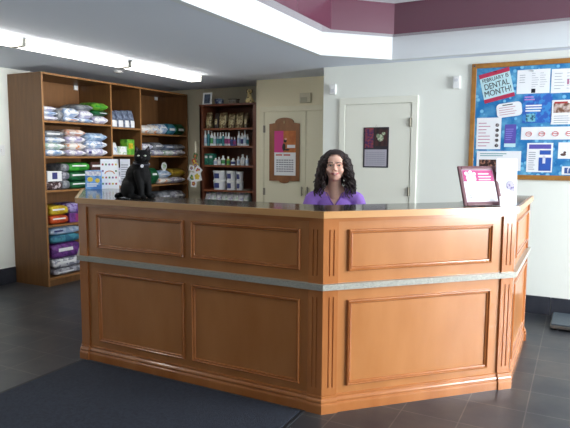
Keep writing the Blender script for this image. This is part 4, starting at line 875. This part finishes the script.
# ------------------------------------------------------------------ receptionist on a stool
PX, PY, PR = -1.585, 3.815, radians(22.5)
per = thing('person', 'smiling person with long dark curly hair in lilac scrub top behind desk', 'person', (PX, PY, 0), PR)
SKIN = mat('skin', (234, 190, 170), .5, c2=(228, 178, 158), nscale=12); 
SKIN.node_tree.nodes['Principled BSDF'].inputs['Subsurface Weight'].default_value = .08; SKIN.node_tree.nodes['Principled BSDF'].inputs['Subsurface Radius'].default_value = (.02, .008, .004)
HX = 0
ZS = 1.19
def torso(g, k):
    g.ball((0, .055, .70), .125+k, (1.28, .92, .85)); g.ball((0, .05, .86), .105+k, (1.18, .90, 1.25)); g.ball((0, .045, 1.03), .11+k, (1.24, .88, 1.15)); g.ball((0, .05, 1.12), .10+k, (1.34, .80, .75))
    for sx in (-1, 1): g.ball((sx*.066, -.035, 1.035), .056+k, (1, .9, 1)); g.limb([((sx*.05, .055, 1.205), .046+k), ((sx*.155, .055, 1.165), .048+k)])
ARM = [[((sx*.160, .055, 1.160), .048), ((sx*.205, .045, .97), .040), ((sx*.215, .02, .885), .036)] for sx in (-1, 1)]
FORE = [[((sx*.215, .02, .885), .036), ((sx*.17, -.12, .83), .031), ((sx*.115, -.235, .795), .022)] for sx in (-1, 1)]
g = G(); torso(g, 0)
g.limb([((0, .05, 1.19), .058), ((0, .035, 1.27), .050), ((0, .02, 1.33), .047)]); g.limb([((-.10, .055, 1.195), .030), ((-.03, .05, 1.245), .035), ((.03, .05, 1.245), .035), ((.10, .055, 1.195), .030)])
# head: chin 1.304, crown 1.525
g.ball((0, .020, 1.440), .080, (.95, 1.12, 1.03)); g.ball((0, -.018, 1.392), .064, (1.06, .95, 1.15)); g.ball((0, -.030, 1.344), .041, (1.22, 1.0, .92)); g.ball((0, -.050, 1.326), .020, (1.2, .9, .8))
g.ball((0, -.052, 1.452), .040, (1.35, .65, .9))
g.limb([((0, -.078, 1.424), .007), ((0, -.093, 1.392), .0105)], 10); 
for sx in (-1, 1):
    g.ball((sx*.011, -.086, 1.388), .0075); g.ball((sx*.034, -.058, 1.385), .028, (1.05, .85, .95)); g.ball((sx*.077, .02, 1.405), .017, (.4, .8, 1.5)); g.limb([((sx*.045, -.066, 1.432), .008), ((sx*.016, -.076, 1.434), .008)], 8)
g.ball((0, -.077, 1.362), .016, (1.4, .7, .9))
for A_, F_, sx in ((ARM[0], FORE[0], -1), (ARM[1], FORE[1], 1)):
    g.limb(A_); g.limb(F_)
    # palm and five fingers resting on the worktop
    hb = Vector((sx*.100, -.275, .790)); g.limb([((sx*.115, -.235, .795), .021), (hb, .022), (hb+Vector((-sx*.012, -.03, -.004)), .019)])
    g.ball(hb+Vector((-sx*.006, -.012, 0)), .030, (1.15, 1.3, .55))
    for i, (dx, ln) in enumerate(((.030, .060), (.012, .074), (-.006, .080), (-.024, .070))):
        b0 = hb+Vector((sx*dx-sx*.008, -.034, -.002)); g.limb([(b0, .0095), (b0+Vector((-sx*.004, -ln*.5, .004)), .0088), (b0+Vector((-sx*.006, -ln*.98, -.013)), .0075)], 8)
    b0 = hb+Vector((-sx*.028, -.002, -.002)); g.limb([(b0, .011), (b0+Vector((-sx*.022, -.026, -.003)), .0098), (b0+Vector((-sx*.026, -.052, -.008)), .0085)], 8)
    # legs, feet on the stool's ring
    g.limb([((sx*.085, .03, .675), .072), ((sx*.105, -.34, .645), .052)]); g.limb([((sx*.105, -.34, .645), .052), ((sx*.105, -.30, .44), .046), ((sx*.10, -.23, .26), .033)]); g.limb([((sx*.10, -.23, .25), .033), ((sx*.105, -.34, .222), .028)])
bd = obj('body', g, SKIN, per); bake(bd, [('REMESH', dict(mode='VOXEL', voxel_size=.0048)), ('SMOOTH', dict(iterations=3))])
# lilac scrub top with V neck and short sleeves
g = G(); torso(g, .012)
for A_ in ARM: g.limb([(A_[0][0], .062), (Vector(A_[1][0])+Vector((0, 0, .06)), .060), (Vector(A_[1][0])+Vector((0, 0, .005)), .062)])
LIL = mat('lilac_scrub_cotton', (172, 130, 226), .8, c2=(162, 120, 220), nscale=8, bump=.25, bscale=25)
sc_ = obj('scrub_top', g, LIL, per); bake(sc_, [('REMESH', dict(mode='VOXEL', voxel_size=.006)), ('SMOOTH', dict(iterations=3))])
b = bmesh.new(); b.from_mesh(sc_.data)
ZV = 1.128
def cut(c):
    if c.z > ZV and c.y < .06 and abs(c.x) < (c.z-ZV)*.66: return True
    r = math.hypot(c.x/1.15, c.y-.045)
    return c.z > 1.198 and r < .068 or c.z < .70
bmesh.ops.delete(b, geom=[v_ for v_ in b.verts if cut(v_.co)], context='VERTS'); b.to_mesh(sc_.data); b.free()
g = G()
for sx in (-1, 1): g.tube([(sx*.003, -.066, ZV+.000), (sx*.030, -.052, ZV+.040), (sx*.050, -.010, ZV+.078), (sx*.066, .035, ZV+.098), (sx*.055, .09, ZV+.100), (0, .115, ZV+.098)], .0045, 6)
obj('neckline', g, mat('lilac_trim', (122, 84, 176), .8), per, smooth=True)
g = G()
for sx in (-1, 1): g.limb([((sx*.085, .04, .675), .086), ((sx*.105, -.34, .645), .064), ((sx*.105, -.30, .44), .060), ((sx*.10, -.235, .29), .054)])
g.ball((0, .055, .69), .14, (1.28, .92, .75)); tr_ = obj('trousers', g, mat('dark_scrub_trousers', (52, 50, 80), .85), per); bake(tr_, [('REMESH', dict(mode='VOXEL', voxel_size=.008)), ('SMOOTH', dict(iterations=3))])
for sx in (-1, 1): obj('shoe', G().ball((sx*.105, -.30, .225), .05, (.85, 2.0, .62)).box((sx*.105-.04, -.40, .193), (sx*.105+.04, -.21, .205), .004), mat('white_shoe', (220, 220, 222), .5), per, smooth=True)
# face details
EW = mat('eye_white', (236, 232, 228), .2); IR = mat('brown_iris', (58, 36, 26), .2); DH = mat('dark_brown_hair', (26, 15, 15), .5, c2=(50, 30, 28), nscale=40); LIP = mat('rose_lips', (186, 92, 94), .4)
for sx in (-1, 1):
    ey = obj('eye', G().ball((sx*.030, -.0745, 1.4165), .0095, (1.35, .8, .52)), EW, per, smooth=True); obj('iris', G().ball((sx*.030, -.0805, 1.4165), .0056, (1, .5, .85)), IR, ey, smooth=True)
    obj('upper_lashes', G().tube([(sx*.015, -.0795, 1.4185), (sx*.030, -.0850, 1.4225), (sx*.045, -.0750, 1.4190)], .0020, 6), IR, ey)
    obj('eyebrow', G().tube([(sx*.013, -.086, 1.4350), (sx*.032, -.0845, 1.4415), (sx*.052, -.068, 1.4355)], .0030, 6, taper=lambda t: 1.1-.6*t), DH, per)
MZ = 1.3600
obj('teeth', G().tube([(-.019, -.0835, MZ+.0005), (0, -.0925, MZ-.0035), (.019, -.0835, MZ+.0005)], .0038, 8, taper=lambda t: .35+.8*sin(pi*t)), EW, per, smooth=True)
obj('lips', G().tube([(-.0255, -.0790, MZ+.0045), (-.012, -.0895, MZ+.0015), (0, -.0930, MZ+.0005), (.012, -.0895, MZ+.0015), (.0255, -.0790, MZ+.0045)], .0026, 8).tube([(-.0255, -.0790, MZ+.0045), (-.013, -.0885, MZ-.0065), (0, -.0925, MZ-.0095), (.013, -.0885, MZ-.0065), (.0255, -.0790, MZ+.0045)], .0032, 8), LIP, per, smooth=True)
# curly hair: a cap over the crown and many corkscrew curls, parted near the middle
g = G(); rnd = random.Random(3)
cap = bmesh.ops.create_uvsphere(g.b, u_segments=28, v_segments=20, radius=1)
for v_ in cap['verts']:
    c = v_.co; v_.co = Vector((c.x*.089, .026+c.y*.100, 1.441+c.z*.093))
dl = [v_ for v_ in cap['verts'] if (v_.co.y < -.02 and (v_.co.x/.068)**2+((v_.co.z-1.415)/.072)**2 < 1) or v_.co.z < 1.36]
bmesh.ops.delete(g.b, geom=dl, context='VERTS')
def curl(root, tip, bulge, rad, turns, thick, ph):
    N = int(turns*7)+4; pts = []
    root, tip, bulge = Vector(root), Vector(tip), Vector(bulge)
    for i in range(N+1):
        t_ = i/N; p_ = root*(1-t_)**2 + bulge*2*t_*(1-t_) + tip*t_*t_
        a_ = ph+turns*2*pi*t_; rr = rad*min(1, t_*4)
        pts.append(p_+Vector((cos(a_)*rr, sin(a_)*rr, 0)))
    g.tube(pts, thick, 5, taper=lambda t_: 1.0-.45*t_)
for i in range(330):
    sx = -1 if i % 2 else 1
    th_ = rnd.uniform(radians(-62), radians(92))        # 0 = side, negative = front, positive = back
    el = rnd.uniform(.15, 1)
    rx_, ry_ = cos(th_), sin(th_)
    root = (sx*.080*rx_*sin(el*1.5)+sx*.008, .028+.088*ry_*sin(el*1.5), 1.442+.088*cos(el*1.5))
    L = rnd.uniform(.03, .19) if ry_ < .3 else rnd.uniform(.0, .2)
    z_t = 1.372-L
    wd = .082+.066*max(0, min(1, (1.42-z_t)/.14))*rnd.uniform(.65, 1.08)
    tip = (sx*wd*max(rx_, .18), .035+.092*ry_-.012*(rx_ > .6), z_t)
    if ry_ < -.45: tip = (sx*rnd.uniform(.078, .140), -.03+rnd.uniform(-.03, .03), z_t)
    bul = (sx*(.106+rnd.uniform(-.006, .014))*max(rx_, .50), root[1]*.7+tip[1]*.3, 1.45+rnd.uniform(-.02, .03))
    curl(root, tip, bul, rnd.uniform(.008, .015), rnd.uniform(3, 5.5), rnd.uniform(.0048, .0075), rnd.uniform(0, 6.28))
obj('hair', g, DH, per, smooth=True)

# stool
st = thing('office_stool', 'grey high office stool under the person behind the desk', 'stool', (PX, PY, 0), PR)
FAB = mat('stool_fabric', (70, 72, 80), .9)
obj('seat', G().box((-.21, -.14, .555), (.21, .23, .60), .02), FAB, st); obj('backrest', G().box((-.17, .21, .72), (.17, .245, .98), .015), FAB, st)
obj('back_post', G().tube([(0, .12, .56), (0, .25, .58), (0, .258, .80)], .012, 8), BLACK, st); obj('gas_post', G().cyl((0, .04, .09), (0, .04, .555), .025), CHROME, st)
obj('foot_ring', G().tube([(cos(a_)*.20, .0+sin(a_)*.20-.0, .185) for a_ in [2*pi*i/28 for i in range(28)]], .009, 8, True).cyl((0, .04, .185), (.19, -.02, .185), .006).cyl((0, .04, .185), (-.19, -.02, .185), .006), CHROME, st)
for i in range(5):
    a_ = 2*pi*i/5+.3; e_ = Vector((cos(a_)*.26, .04+sin(a_)*.26, .075)); lg_ = obj('leg', G().cyl((0, .04, .10), e_, .02, .014, 10), BLACK, st); obj('caster', G().cyl(e_+Vector((-.01, 0, -.047)), e_+Vector((.01, 0, -.047)), .028, n=16), BLACK, lg_)
